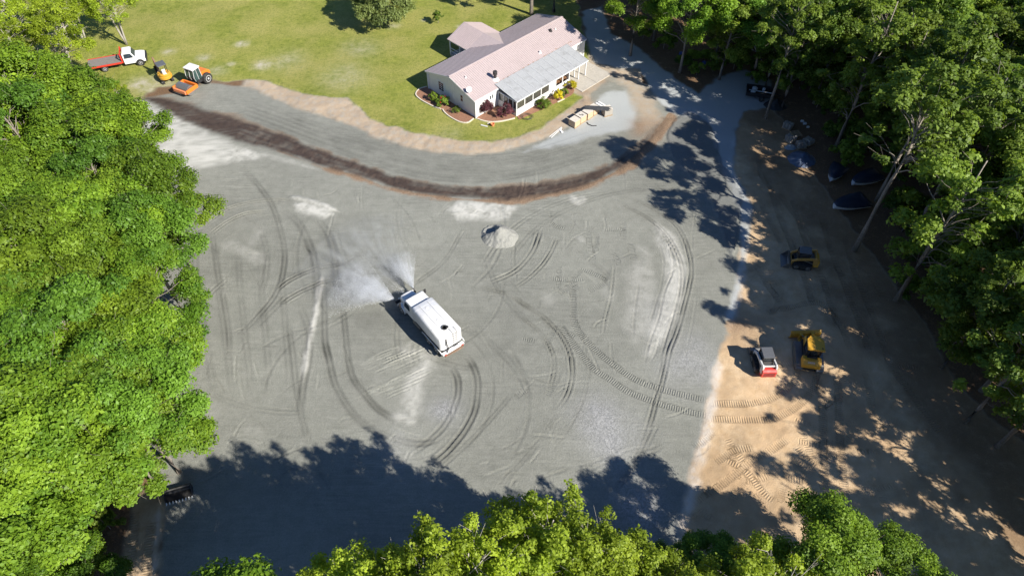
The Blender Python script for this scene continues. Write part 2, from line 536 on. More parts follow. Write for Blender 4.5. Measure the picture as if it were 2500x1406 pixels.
rut([(1580, 554), (1605, 590), (1620, 634), (1614, 696), (1597, 753), (1585, 800)], 0.14, 0.04, False, -0.08, ridge=0.9)
rut([(1318, 562), (1306, 599), (1284, 634), (1250, 665), (1193, 690)], 0.24, 0.05, tint=-0.16, ridge=0.9)
rut([(1358, 582), (1346, 611), (1324, 645), (1289, 679), (1255, 702)], 0.2, 0.045, tint=-0.14, ridge=0.9)
rut([(1165, 702), (1230, 715), (1278, 743), (1324, 774), (1364, 814), (1389, 859), (1396, 905), (1387, 956), (1360, 1000)], 0.2, 0.055, tint=-0.14, ridge=1.0)
rut([(1262, 770), (1290, 788), (1324, 820), (1347, 859), (1352, 899), (1341, 950)], 0.18, 0.05, tint=-0.12, ridge=1.0)
rut([(1380, 740), (1404, 778), (1424, 830), (1436, 890), (1432, 950), (1410, 1010), (1380, 1060), (1340, 1110)], 0.12, 0.04, False, -0.12, ridge=1.0)
rut([(1500, 640), (1492, 720), (1478, 780), (1472, 820)], 0.16, 0.06, False, 0.0, ridge=1.2)
rut([(1560, 690), (1550, 760), (1545, 830)], 0.12, 0.05, False, -0.1)
rut([(1698, 510), (1690, 580), (1690, 640)], 0.14, 0.05, False, 0.05, ridge=1.0)
rut([(1700, 720), (1690, 790), (1676, 850)], 0.14, 0.04, False, 0.06, ridge=1.0)
rut([(1605, 1030), (1580, 1080), (1540, 1150), (1500, 1200)], 0.2, 0.035, tint=-0.14)
rut([(1625, 860), (1610, 930), (1596, 1000), (1570, 1080), (1535, 1150)], 0.2, 0.03, tint=-0.12)
rut([(1360, 1010), (1320, 1070), (1270, 1130), (1220, 1180)], 0.18, 0.025, tint=-0.14)
rut([(1250, 960), (1180, 1040), (1120, 1100), (1050, 1160)], 0.2, 0.025, tint=-0.14)
rut([(1130, 560), (1080, 640), (1000, 700)], 0.2, 0.02, tint=-0.1)
# wheel lines sweeping along the road
for k, (o1, tn) in enumerate(((-8, -0.12), (6, -0.16), (20, -0.12), (34, -0.18), (-22, -0.1))):
    rut([(520 + k * 6, 236 + o1 * .8), (640, 272 + o1 * .8), (760, 316 + o1 * .8), (860, 346 + o1), (960, 378 + o1), (1080, 402 + o1), (1200, 404 + o1), (1320, 384 + o1), (1430, 350 + o1), (1500, 330 + o1)], 0.36, 0.015, tint=tn, off=k * 3.1)
for k in range(5):
    rut([(470 + k * 55, 560 + k * 20), (480 + k * 52, 700), (500 + k * 50, 830 + k * 10), (520 + k * 46, 960)], 0.28, 0.012, tint=-0.10, off=k)
for k in range(34):                                # many faint overlapping wheel sweeps
    cxp, cyp, rr_ = rng.uniform(560, 1650), rng.uniform(520, 1080), rng.uniform(90, 420)
    a0, da = rng.uniform(0, 6.28), rng.uniform(0.5, 1.5) * rng.choice([-1, 1])
    pts = [(cxp + rr_ * math.cos(a0 + da * t), cyp + 0.75 * rr_ * math.sin(a0 + da * t)) for t in (0, .25, .5, .75, 1)]
    pts = [q for q in pts if 470 < q[0] < 1720 and 430 < q[1] < 1200]
    if len(pts) > 2:
        rut(pts, rng.uniform(0.2, 0.34), rng.uniform(0.008, 0.025), rng.rand() < 0.7, -rng.uniform(0.04, 0.11), 0.8, k * 1.7)
# dozer and loader tracks
cleats([(1398, 690), (1400, 757), (1404, 791), (1426, 825), (1466, 865), (1506, 896), (1549, 925), (1591, 942), (1648, 959), (1733, 979)])
cleats([(1364, 785), (1386, 822), (1415, 859), (1449, 899), (1492, 928), (1534, 956), (1577, 973), (1634, 993), (1733, 1016)])
cleats([(1735, 984), (1812, 985), (1866, 977), (1909, 958), (1938, 929), (1949, 900)], 0.3, 0.045, -0.10)
cleats([(1730, 1022), (1859, 1024), (1909, 1012), (1956, 983), (1985, 947), (1996, 902)], 0.3, 0.045, -0.10)
cleats([(1715, 1213), (1769, 1177), (1823, 1134), (1888, 1094), (1927, 1069)], 0.3, 0.04)
cleats([(1745, 1130), (1790, 1100), (1838, 1092)], 0.3, 0.04)
cleats([(1770, 1120), (1820, 1150), (1862, 1200), (1888, 1222)], 0.28, 0.03)
cleats([(1990, 905), (2004, 960), (2010, 1037), (2010, 1152), (2021, 1296)], 0.3, 0.045, -0.10)
cleats([(2040, 900), (2046, 947), (2053, 1116), (2071, 1260), (2089, 1332)], 0.3, 0.045, -0.10)
cleats([(2110, 900), (2125, 960), (2130, 1020)], 0.3, 0.035)
cleats([(2180, 900), (2240, 980), (2300, 1060)], 0.3, 0.035)
cleats([(1830, 620), (1870, 690), (1900, 735), (1880, 770)], 0.28, 0.03)
cleats([(1815, 670), (1850, 650), (1880, 640)], 0.28, 0.03)
cleats([(1860, 765), (1930, 750), (2000, 740), (2050, 790), (2080, 860)], 0.28, 0.03)
cleats([(1850, 480), (1880, 540), (1910, 600)], 0.28, 0.025)
cleats([(1900, 470), (1950, 540), (1990, 590)], 0.28, 0.025)
cleats([(1850, 370), (1860, 430), (1890, 470)], 0.28, 0.025)
for o_ in (0, 60, 135, 190):
    cleats([(1870 + o_, 420 + o_ * .8), (1900 + o_, 520 + o_ * .8), (1950 + o_, 640 + o_ * .8), (1990 + o_, 760 + o_ * .8)], 0.28, 0.03, -0.10)
cleats([(330, 1240), (325, 1320), (318, 1406)], 0.3, 0.04)
cleats([(370, 1270), (362, 1340), (355, 1406)], 0.3, 0.04)
for k in range(64):                                # short grouser scuffs where machines turned
    if k < 16:
        px, py = rng.uniform(1330, 1560), rng.uniform(520, 720)
    elif k < 21:
        px, py = rng.uniform(1260, 1400), rng.uniform(800, 960)
    else:
        px, py = (rng.uniform(1700, 2000), rng.uniform(1020, 1260)) if k < 32 else (rng.uniform(1830, 2230), rng.uniform(520, 1320))
    a = rng.uniform(0, math.pi)
    l = rng.uniform(16, 40)
    cleats([(px - l * math.cos(a), py - l * math.sin(a)), (px, py + rng.uniform(-4, 4)), (px + l * math.cos(a), py + l * math.sin(a))], rng.uniform(0.2, 0.32), 0.02, -0.02, 0.8)
for k in range(230):                               # blade scratches and scuffs over the stone
    px, py = rng.uniform(470, 1740), rng.uniform(430, 1180)
    a = rng.choice([0.5, 1.5, 2.6, -0.4]) + rng.normal(0, 0.35)
    l = rng.uniform(8, 45)
    b = rng.uniform(-5, 5)
    rut([(px - l * math.cos(a), py - l * math.sin(a)), (px + b, py + b), (px + l * math.cos(a), py + l * math.sin(a))], rng.uniform(0.13, 0.2), rng.uniform(0.02, 0.05), False, rng.choice([-0.08, 0.07, 0.11]), 0.9)
for k in range(26):                                # ridges dragged behind the truck
    px, py = rng.uniform(900, 1010), rng.uniform(850, 960)
    l = rng.uniform(20, 60)
    rut([(px - l, py + l * 0.45), (px, py + rng.uniform(-3, 3)), (px + l, py - l * 0.42)], 0.14, 0.045, False, 0.16, 1.2)
for k in range(12):                                # tyre swish arcs right of the heap
    c = (rng.uniform(1300, 1440), rng.uniform(520, 660))
    r0, a0 = rng.uniform(30, 90), rng.uniform(0, 6.28)
    rut([(c[0] + r0 * math.cos(a0 + t), c[1] + 0.75 * r0 * math.sin(a0 + t)) for t in (0, 0.4, 0.8, 1.2)], 0.12, 0.03, False, -0.05, 1.0)

# broad tone: sweepings, damp patches where the spray has been, coarse stone areas
xf, yf = X, Y
md0 = (m_dirt + m_ldirt).reshape(NX, NY)
tone += fbm(xf, yf, 9.0, 31, 4) * 0.16
tone += md0 * (fbm(xf, yf, 2.4, 33, 4) * 0.30 + vnoise(xf, yf, 0.5, 35) * 0.12)
tone += vnoise(xf * 0.35 + yf * 0.1, yf * 1.6, 2.0, 41) * 0.07
def blot(px, py, r, amt):
    c = S(px, py)
    d2 = ((xf - c.x) ** 2 + (yf - c.y) ** 2) / (r * r)
    return amt * np.exp(-d2) * (1 + 0.8 * fbm(xf, yf, 2.0, 77, 3))
for b in ((900, 690, 5, -0.15), (820, 640, 4, -0.06), (1240, 800, 5, -0.10), (1500, 780, 5, -0.10), (1520, 660, 2.5, -0.12), (1600, 450, 5, -0.08), (560, 480, 5, -0.05), (1460, 1080, 5, 0.05), (1000, 1130, 5, 0.03), (700, 900, 6, 0.03), (900, 780, 2.5, -0.10)):
    tone += blot(*b)
coarse = blot(1500, 1060, 2.6, 1.0) + blot(1680, 880, 3, 0.8) + blot(1560, 1240, 2.2, 0.9) + blot(1440, 1000, 2, .6) + blot(1085, 1000, 1.6, .7) + blot(980, 1090, 2, .5) + blot(1610, 760, 2, .5)
coarse = np.clip(coarse, 0, 1)
bare = np.clip(sum(blot(*b) for b in ((590, 108, 0.7, 1.2), (412, 127, 0.7, 1.2), (497, 141, 0.7, 1.2), (640, 160, 1.0, 1.2), (566, 157, 0.5, 1), (700, 345, 0.5, 1), (390, 215, 2.0, .9), (340, 205, 1.6, .7), (530, 175, 1.2, .6), (1125, 66, 0.6, .8), (1035, 50, 0.4, .9), (880, 120, 2.5, .35), (840, 190, 3, .4), (960, 62, 1.0, .5), (700, 150, 2.5, .3), (1100, 330, 1.5, .3))), 0, 1)

# undulation: the graded stone is nearly true, the rest a little rough
H += fbm(xf, yf, 6.0, 51, 3) * 0.05 + vnoise(xf, yf, 0.5, 61) * 0.008
md = (m_dirt + m_ldirt).reshape(NX, NY)
H += md * (vnoise(xf, yf, 0.8, 71) * 0.05 + vnoise(xf, yf, 0.35, 72) * 0.03)
H += m_verge.reshape(NX, NY) * (0.10 + fbm(xf, yf, 1.2, 73, 3) * 0.12)
H += m_fresh_shade.reshape(NX, NY) * 0.12 + rust * vnoise(xf, yf, 0.5, 74) * 0.06 + wet * (vnoise(xf, yf, 0.6, 75) * 0.08 + vnoise(xf, yf, 0.27, 76) * 0.08)
out_far = (X < -36) | (X > 46) | (Y < 14) | (Y > 108)
H = np.where(out_far, np.minimum(H, 0.05), H)

W = {}
yard = m_yard.reshape(NX, NY)
W['lawn'] = (m_lawn * (1 - m_fan) * (1 - m_drive)).reshape(NX, NY)
W['verge'] = m_verge.reshape(NX, NY) * (1 - W['lawn'])
W['drive'] = np.maximum(m_drive, 0).reshape(NX, NY) * (1 - W['lawn'])
W['dirt'] = np.maximum(m_dirt, m_ldirt).reshape(NX, NY) * (1 - W['drive'])
yard_in = np.clip(yard * (1 - W['lawn']) * (1 - W['verge']), 0, 1)
litter = np.clip(1 - (W['lawn'] + m_verge.reshape(NX, NY) + W['drive'] + W['dirt'] + yard) * 1.15, 0, 1)
pale = np.maximum(pale, m_fan.reshape(NX, NY) * (0.9 + 0.15 * fbm(xf, yf, 2, 81, 3)))
pale *= np.clip(0.78 + 0.75 * fbm(xf, yf, 0.9, 83, 4) + 0.6 * vnoise(xf, yf, 0.25, 87), 0.1, 1)
pale = np.clip(pale * (1 - 0.9 * wet) * (1 - W['lawn']), 0, 1)
sand = np.clip(np.maximum(W['verge'], m_pad.reshape(NX, NY) * 0.75), 0, 1)
blue = np.clip(np.maximum(W['drive'], m_blue.reshape(NX, NY) * 0.9), 0, 1) * (1 - m_pad.reshape(NX, NY) * 0.7)
fresh_shade = m_fresh_shade.reshape(NX, NY) * yard * 0.6
gap = litter * ((X > -36) & (X < 17.5) & (Y > 55) & (Y < 92))
sand = np.clip(sand + gap * 0.8, 0, 1)
litter = litter - gap
# leaf litter creeping over the dirt beside the woods
dl = signed(world_poly(DIRT), XF, YF).reshape(NX, NY)
east = X - np.interp(Y, [20, 40, 55, 75], [34, 30, 27, 24])
litter = np.maximum(litter, W['dirt'] * sstep(0.5, 8.0, east + fbm(xf, yf, 3.0, 91, 4) * 5) * 0.7)
# dead leaves and mulch streaks round the slab
for k, (px, py, r) in enumerate(((1440, 205, 1.2), (1465, 195, 1.0), (1425, 225, 1.0), (1430, 250, 1.4), (1400, 262, 1.2))):
    rust = np.maximum(rust, np.clip(blot(px, py, r, 0.55), 0, 0.6) * (1 - W['lawn']))
rust = np.maximum(rust, np.clip(blot(1575, 330, 2.0, 0.6) + blot(1600, 300, 1.4, .4) + blot(1560, 300, 1.2, .5), 0, 0.9) * (0.6 + 0.8 * (vnoise(xf, yf, 1.2, 95) + .5)))
rust = np.maximum(rust, np.clip(blot(1805, 805, 1.8, 1.0) + blot(1795, 720, 1.2, .6), 0, 1) * W['dirt'] * 0.8)

# ---- ground material: weights are soil, stone or turf extents; the dark gravel's also carries painted shade
def ground_material():
    m, nt, out = nodes_of('ground_cover')
    A = {}
    def at(n):
        if n not in A:
            k = nt.nodes.new('ShaderNodeAttribute')
            k.attribute_name = n
            A[n] = k.outputs['Fac']
        return A[n]
    geo = nt.nodes.new('ShaderNodeNewGeometry').outputs['Position']
    n_big = noise(nt, geo, 0.18, 5, 0.6)
    n_mid = noise(nt, geo, 1.1, 5, 0.65)
    n_fine = noise(nt, geo, 7.0, 4, 0.75)
    n_grain = noise(nt, geo, 22.0, 2, 0.7)
    vor = nt.nodes.new('ShaderNodeTexVoronoi')
    vor.inputs['Scale'].default_value = 9.0
    nt.links.new(geo, vor.inputs['Vector'])
    stone = ramp(nt, vor.outputs['Color'], 0.0, 1.0)
    grain = ramp(nt, mth(nt, 'ADD', mth(nt, 'MULTIPLY', n_fine, 0.6), mth(nt, 'MULTIPLY', n_grain, 0.4)), 0.30, 0.70)
    # crushed stone
    g = mixc(nt, ramp(nt, n_mid, 0.3, 0.7), (0.218, 0.222, 0.190), (0.268, 0.270, 0.234))
    g = mixc(nt, grain, mixc(nt, 1.0, g, (0.72, 0.72, 0.72), 'MULTIPLY'), mixc(nt, 1.0, g, (1.23, 1.23, 1.24), 'MULTIPLY'))
    for ang_, sx, sy, lo, hi in ((0.9, 0.35, 4.0, 0.90, 1.06), (-0.9, 0.35, 4.0, 0.91, 1.06), (1.75, 0.3, 4.0, 0.90, 1.05)):
        mp = nt.nodes.new('ShaderNodeMapping')
        mp.inputs['Rotation'].default_value = (0, 0, ang_)
        mp.inputs['Scale'].default_value = (sx, sy, 1)
        nt.links.new(geo, mp.inputs['Vector'])
        sn = noise(nt, mp.outputs[0], 1.0, 4, 0.7, 0.6)
        k_ = ramp(nt, noise(nt, geo, 0.11 + abs(ang_) * 0.03, 2), 0.42, 0.62)
        sc_ = mixc(nt, ramp(nt, sn, 0.36, 0.64), (lo, lo, lo), (hi, hi, hi))
        g = mixc(nt, k_, g, mixc(nt, 1.0, g, sc_, 'MULTIPLY'))
    gs = mixc(nt, stone, (0.17, 0.175, 0.18), (0.42, 0.42, 0.42))
    g = mixc(nt, mth(nt, 'MULTIPLY', at('coarse'), 0.75), g, gs)
    g = mixc(nt, mth(nt, 'MULTIPLY', at('blue'), 0.9), g, mixc(nt, grain, (0.37, 0.39, 0.39), (0.50, 0.52, 0.51)))
    g = mixc(nt, at('fresh_shade'), g, mixc(nt, grain, (0.115, 0.12, 0.118), (0.20, 0.205, 0.20)))  # dark stone colour, deepened by painted shade
    g = mixc(nt, at('pale'), g, mixc(nt, grain, (0.47, 0.465, 0.42), (0.56, 0.55, 0.505)))
    # bare soil
    d = mixc(nt, ramp(nt, n_mid, 0.28, 0.72), (0.53, 0.365, 0.205), (0.67, 0.51, 0.33))
    d = mixc(nt, grain, mixc(nt, 1.0, d, (0.78, 0.77, 0.76), 'MULTIPLY'), d)
    d = mixc(nt, ramp(nt, n_big, 0.46, 0.66), d, (0.50, 0.345, 0.20))
    c = mixc(nt, at('dirt'), g, d)
    pd = mixc(nt, grain, (0.60, 0.59, 0.56), (0.68, 0.67, 0.64))
    c = mixc(nt, mth(nt, 'MULTIPLY', at('pale'), at('dirt')), c, pd)
    sd = mixc(nt, grain, (0.36, 0.275, 0.19), (0.50, 0.40, 0.29))
    sd = mixc(nt, ramp(nt, n_mid, 0.45, 0.7), sd, (0.40, 0.36, 0.30))
    c = mixc(nt, at('sand'), c, sd)
    rs = mixc(nt, ramp(nt, n_fine, 0.3, 0.7), (0.15, 0.095, 0.060), (0.33, 0.235, 0.155))
    c = mixc(nt, at('rust'), c, rs)
    wt = mixc(nt, ramp(nt, n_mid, 0.3, 0.75), (0.052, 0.038, 0.032), (0.100, 0.072, 0.056))
    wt = mixc(nt, grain, mixc(nt, 1.0, wt, (0.75, 0.75, 0.75), 'MULTIPLY'), wt)
    c = mixc(nt, at('wet'), c, wt)
    # turf
    n_tuft = noise(nt, geo, 2.6, 6, 0.8)
    t = mixc(nt, ramp(nt, n_mid, 0.34, 0.66), (0.205, 0.240, 0.036), (0.345, 0.350, 0.072))
    t = mixc(nt, ramp(nt, n_big, 0.38, 0.66), t, mixc(nt, grain, (0.345, 0.322, 0.085), (0.44, 0.40, 0.13)))
    t = mixc(nt, ramp(nt, n_tuft, 0.34, 0.52), mixc(nt, 1.0, t, (0.55, 0.66, 0.5), 'MULTIPLY'), t)
    t = mixc(nt, grain, mixc(nt, 1.0, t, (0.62, 0.68, 0.6), 'MULTIPLY'), mixc(nt, 1.0, t, (1.12, 1.10, 1.1), 'MULTIPLY'))
    c = mixc(nt, at('lawn'), c, t)
    c = mixc(nt, mth(nt, 'MULTIPLY', at('bare'), ramp(nt, n_mid, 0.25, 0.6)), c, (0.50, 0.46, 0.36))
    # woodland floor
    lf = mixc(nt, ramp(nt, n_fine, 0.30, 0.72), (0.075, 0.042, 0.024), (0.25, 0.155, 0.085))
    lf = mixc(nt, ramp(nt, n_mid, 0.55, 0.75), lf, (0.30, 0.20, 0.115))
    c = mixc(nt, mth(nt, 'MULTIPLY', at('litter'), ramp(nt, n_fine, 0.10, 0.45)), c, lf)
    tn = nt.nodes.new('ShaderNodeMix')
    tn.data_type = 'RGBA'
    tn.blend_type = 'MULTIPLY'
    tn.inputs[0].default_value = 1.0
    one = mth(nt, 'ADD', 1.0, mth(nt, 'MULTIPLY', at('tone'), 1.0))
    cmb = nt.nodes.new('ShaderNodeCombineColor')
    for i in range(3):
        nt.links.new(one, cmb.inputs[i])
    nt.links.new(c, tn.inputs[6])
    nt.links.new(cmb.outputs[0], tn.inputs[7])
    p = nt.nodes.new('ShaderNodeBsdfPrincipled')
    nt.links.new(tn.outputs[2], p.inputs['Base Color'])
    rr = mth(nt, 'SUBTRACT', 0.92, mth(nt, 'MULTIPLY', at('wet'), 0.25))
    nt.links.new(rr, p.inputs['Roughness'])
    p.inputs['Specular IOR Level'].default_value = 0.25
    # grouser bars across the tracks + grain
    bars = mth(nt, 'MULTIPLY', mth(nt, 'SINE', mth(nt, 'MULTIPLY', at('cleat_run'), 2 * math.pi / 0.21)), at('cleat'))
    hgt = mth(nt, 'ADD', mth(nt, 'MULTIPLY', bars, 0.026), mth(nt, 'ADD', mth(nt, 'MULTIPLY', n_fine, 0.05), mth(nt, 'MULTIPLY', n_grain, 0.025)))
    turf_h = mth(nt, 'MULTIPLY', mth(nt, 'MULTIPLY', n_fine, at('lawn')), 0.12)
    hgt = mth(nt, 'ADD', hgt, turf_h)
    b = nt.nodes.new('ShaderNodeBump')
    b.inputs['Strength'].default_value = 0.8
    b.inputs['Distance'].default_value = 1.0
    nt.links.new(hgt, b.inputs['Height'])
    nt.links.new(b.outputs[0], p.inputs['Normal'])
    nt.links.new(p.outputs[0], out.inputs[0])
    return m
GROUND_MAT = ground_material()

attrs = dict(lawn=W['lawn'], dirt=np.clip(W['dirt'] * (1 - 0.55 * W['drive']), 0, 1), sand=sand, rust=np.clip(rust, 0, 1), wet=np.clip(wet, 0, 1), pale=pale, blue=blue, fresh_shade=fresh_shade, coarse=coarse, litter=litter,
             bare=bare * W['lawn'], tone=tone * (1 - 0.6 * litter) * (1 - 0.5 * W['lawn']), cleat=cleat, cleat_run=cleat_run)
zones = np.stack([yard_in * (1 - wet) * 0.9 + 0.05, W['lawn'], W['verge'], W['drive'] * 1.05, W['dirt'], litter * 0.95, wet * 1.1])
names = ['gravel_yard', 'lawn', 'sand_verge', 'stone_driveway', 'dirt_clearing', 'woodland_floor', 'topsoil_strip']
dom = zones.argmax(0)
fz = dom[:-1, :-1]
coords = np.stack([X, Y, H], -1).reshape(-1, 3).astype(np.float32)
idx = np.arange(NX * NY).reshape(NX, NY)
quads = np.stack([idx[:-1, :-1], idx[1:, :-1], idx[1:, 1:], idx[:-1, 1:]], -1)
def height(x, y):
    i, j = min(max(np.searchsorted(gx, x), 0), NX - 1), min(max(np.searchsorted(gy, y), 0), NY - 1)
    return float(H[i, j])

def np_mesh(name, co, faces):
    me = bpy.data.meshes.new(name)
    n = faces.shape[1]
    me.vertices.add(len(co))
    me.vertices.foreach_set('co', np.ascontiguousarray(co, np.float32).ravel())
    me.loops.add(faces.size)
    me.loops.foreach_set('vertex_index', np.ascontiguousarray(faces, np.int32).ravel())
    me.polygons.add(len(faces))
    me.polygons.foreach_set('loop_start', np.arange(0, faces.size, n, dtype=np.int32))
    me.polygons.foreach_set('loop_total', np.full(len(faces), n, dtype=np.int32))
    me.update(calc_edges=True)
    return me

for k, nm in enumerate(names):
    fs = quads[fz == k]
    if not len(fs):
        continue
    used, inv = np.unique(fs.ravel(), return_inverse=True)
    me = np_mesh(nm, coords[used], inv.reshape(-1, 4))
    me.polygons.foreach_set('use_smooth', np.ones(len(fs), bool))
    for an, arr in attrs.items():
        a = me.attributes.new(an, 'FLOAT', 'POINT')
        a.data.foreach_set('value', arr.ravel()[used].astype(np.float32))
    o = link_mesh(nm, me, GROUND_MAT)
    tag(o, kind='structure')
# ================================================================== TREES AND SHRUBS
def leaf_material(name, dark, light, trans=0.35, hue=0.12):
    m, nt, out = nodes_of(name)
    at = nt.nodes.new('ShaderNodeAttribute')
    at.attribute_name = 'tint'
    oi = nt.nodes.new('ShaderNodeObjectInfo')
    c = mixc(nt, at.outputs['Fac'], dark, light)
    warm = tuple(min(1, x * y) for x, y in zip(light, (1.35, 1.05, 0.8)))
    c = mixc(nt, mth(nt, 'MULTIPLY', oi.outputs['Random'], hue * 3), c, warm)
    val = mth(nt, 'ADD', 0.72, mth(nt, 'MULTIPLY', mth(nt, 'FRACT', mth(nt, 'MULTIPLY', oi.outputs['Random'], 7.31)), 0.5))
    cv = nt.nodes.new('ShaderNodeCombineColor')
    for i in range(3):
        nt.links.new(val, cv.inputs[i])
    c = mixc(nt, 1.0, c, cv.outputs[0], 'MULTIPLY')
    d = nt.nodes.new('ShaderNodeBsdfPrincipled')
    nt.links.new(c, d.inputs['Base Color'])
    d.inputs['Roughness'].default_value = 0.55
    d.inputs['Specular IOR Level'].default_value = 0.35
    t = nt.nodes.new('ShaderNodeBsdfTranslucent')
    tc = mixc(nt, 1.0, c, (1.25, 1.2, 0.5), 'MULTIPLY')
    nt.links.new(tc, t.inputs['Color'])
    mx = nt.nodes.new('ShaderNodeMixShader')
    mx.inputs[0].default_value = trans
    nt.links.new(d.outputs[0], mx.inputs[1])
    nt.links.new(t.outputs[0], mx.inputs[2])
    nt.links.new(mx.outputs[0], out.inputs[0])
    return m

LEAF_BROAD = leaf_material('leaf_broad', (0.060, 0.150, 0.010), (0.240, 0.380, 0.030), 0.35, 0.06)
LEAF_BROAD_Y = leaf_material('leaf_broad_yellow', (0.076, 0.155, 0.010), (0.275, 0.410, 0.030), 0.35, 0.04)
LEAF_BROAD_D = leaf_material('leaf_broad_deep', (0.050, 0.130, 0.012), (0.185, 0.345, 0.034), 0.35, 0.04)
LEAF_SPRING = leaf_material('leaf_spring', (0.175, 0.262, 0.014), (0.440, 0.560, 0.048), 0.42, 0.03)
LEAF_WOODS = leaf_material('leaf_woods', (0.070, 0.150, 0.024), (0.255, 0.385, 0.055), 0.45)
LEAF_OAK = leaf_material('leaf_oak', (0.095, 0.145, 0.045), (0.235, 0.300, 0.095))
LEAF_SHRUB = leaf_material('leaf_shrub', (0.06, 0.13, 0.016), (0.19, 0.30, 0.030))
LEAF_PURPLE = leaf_material('leaf_purple', (0.055, 0.014, 0.022), (0.19, 0.065, 0.075), 0.2, 0.0)
LEAF_YELLOW = leaf_material('leaf_yellow', (0.40, 0.36, 0.012), (0.72, 0.62, 0.03), 0.3, 0.0)
BARK = paint('bark_grey', (0.26, 0.225, 0.185), 0.9, dirt=0.4, dirtcol=(0.10, 0.08, 0.06), bump=0.6, scale=1.2, vary=0.25)
BARK_PALE = paint('bark_pale', (0.42, 0.385, 0.33), 0.9, dirt=0.35, dirtcol=(0.16, 0.13, 0.10), bump=0.5, scale=1.2, vary=0.2)

def leaf_mesh(name, pos, nrm, size, tint, rs, aspect=0.62):
    n = len(pos)
    nrm = nrm / (np.linalg.norm(nrm, axis=1, keepdims=True) + 1e-9)
    r = rs.normal(size=(n, 3))
    t = np.cross(nrm, r)
    t /= np.linalg.norm(t, axis=1, keepdims=True) + 1e-9
    s = np.cross(nrm, t)
    L = (size * np.clip(rs.lognormal(0, 0.33, n), 0.45, 2.0))[:, None]
    fold = nrm * L * 0.16
    v = np.stack([pos - t * L * 0.5, pos + s * L * 0.5 * aspect + fold, pos + t * L * 0.55, pos - s * L * 0.5 * aspect + fold], 1)
    me = np_mesh(name, v.reshape(-1, 3), np.arange(n * 4).reshape(-1, 4))
    a = me.attributes.new('tint', 'FLOAT', 'POINT')
    a.data.foreach_set('value', np.repeat(np.clip(tint, 0, 1), 4).astype(np.float32))
    return me

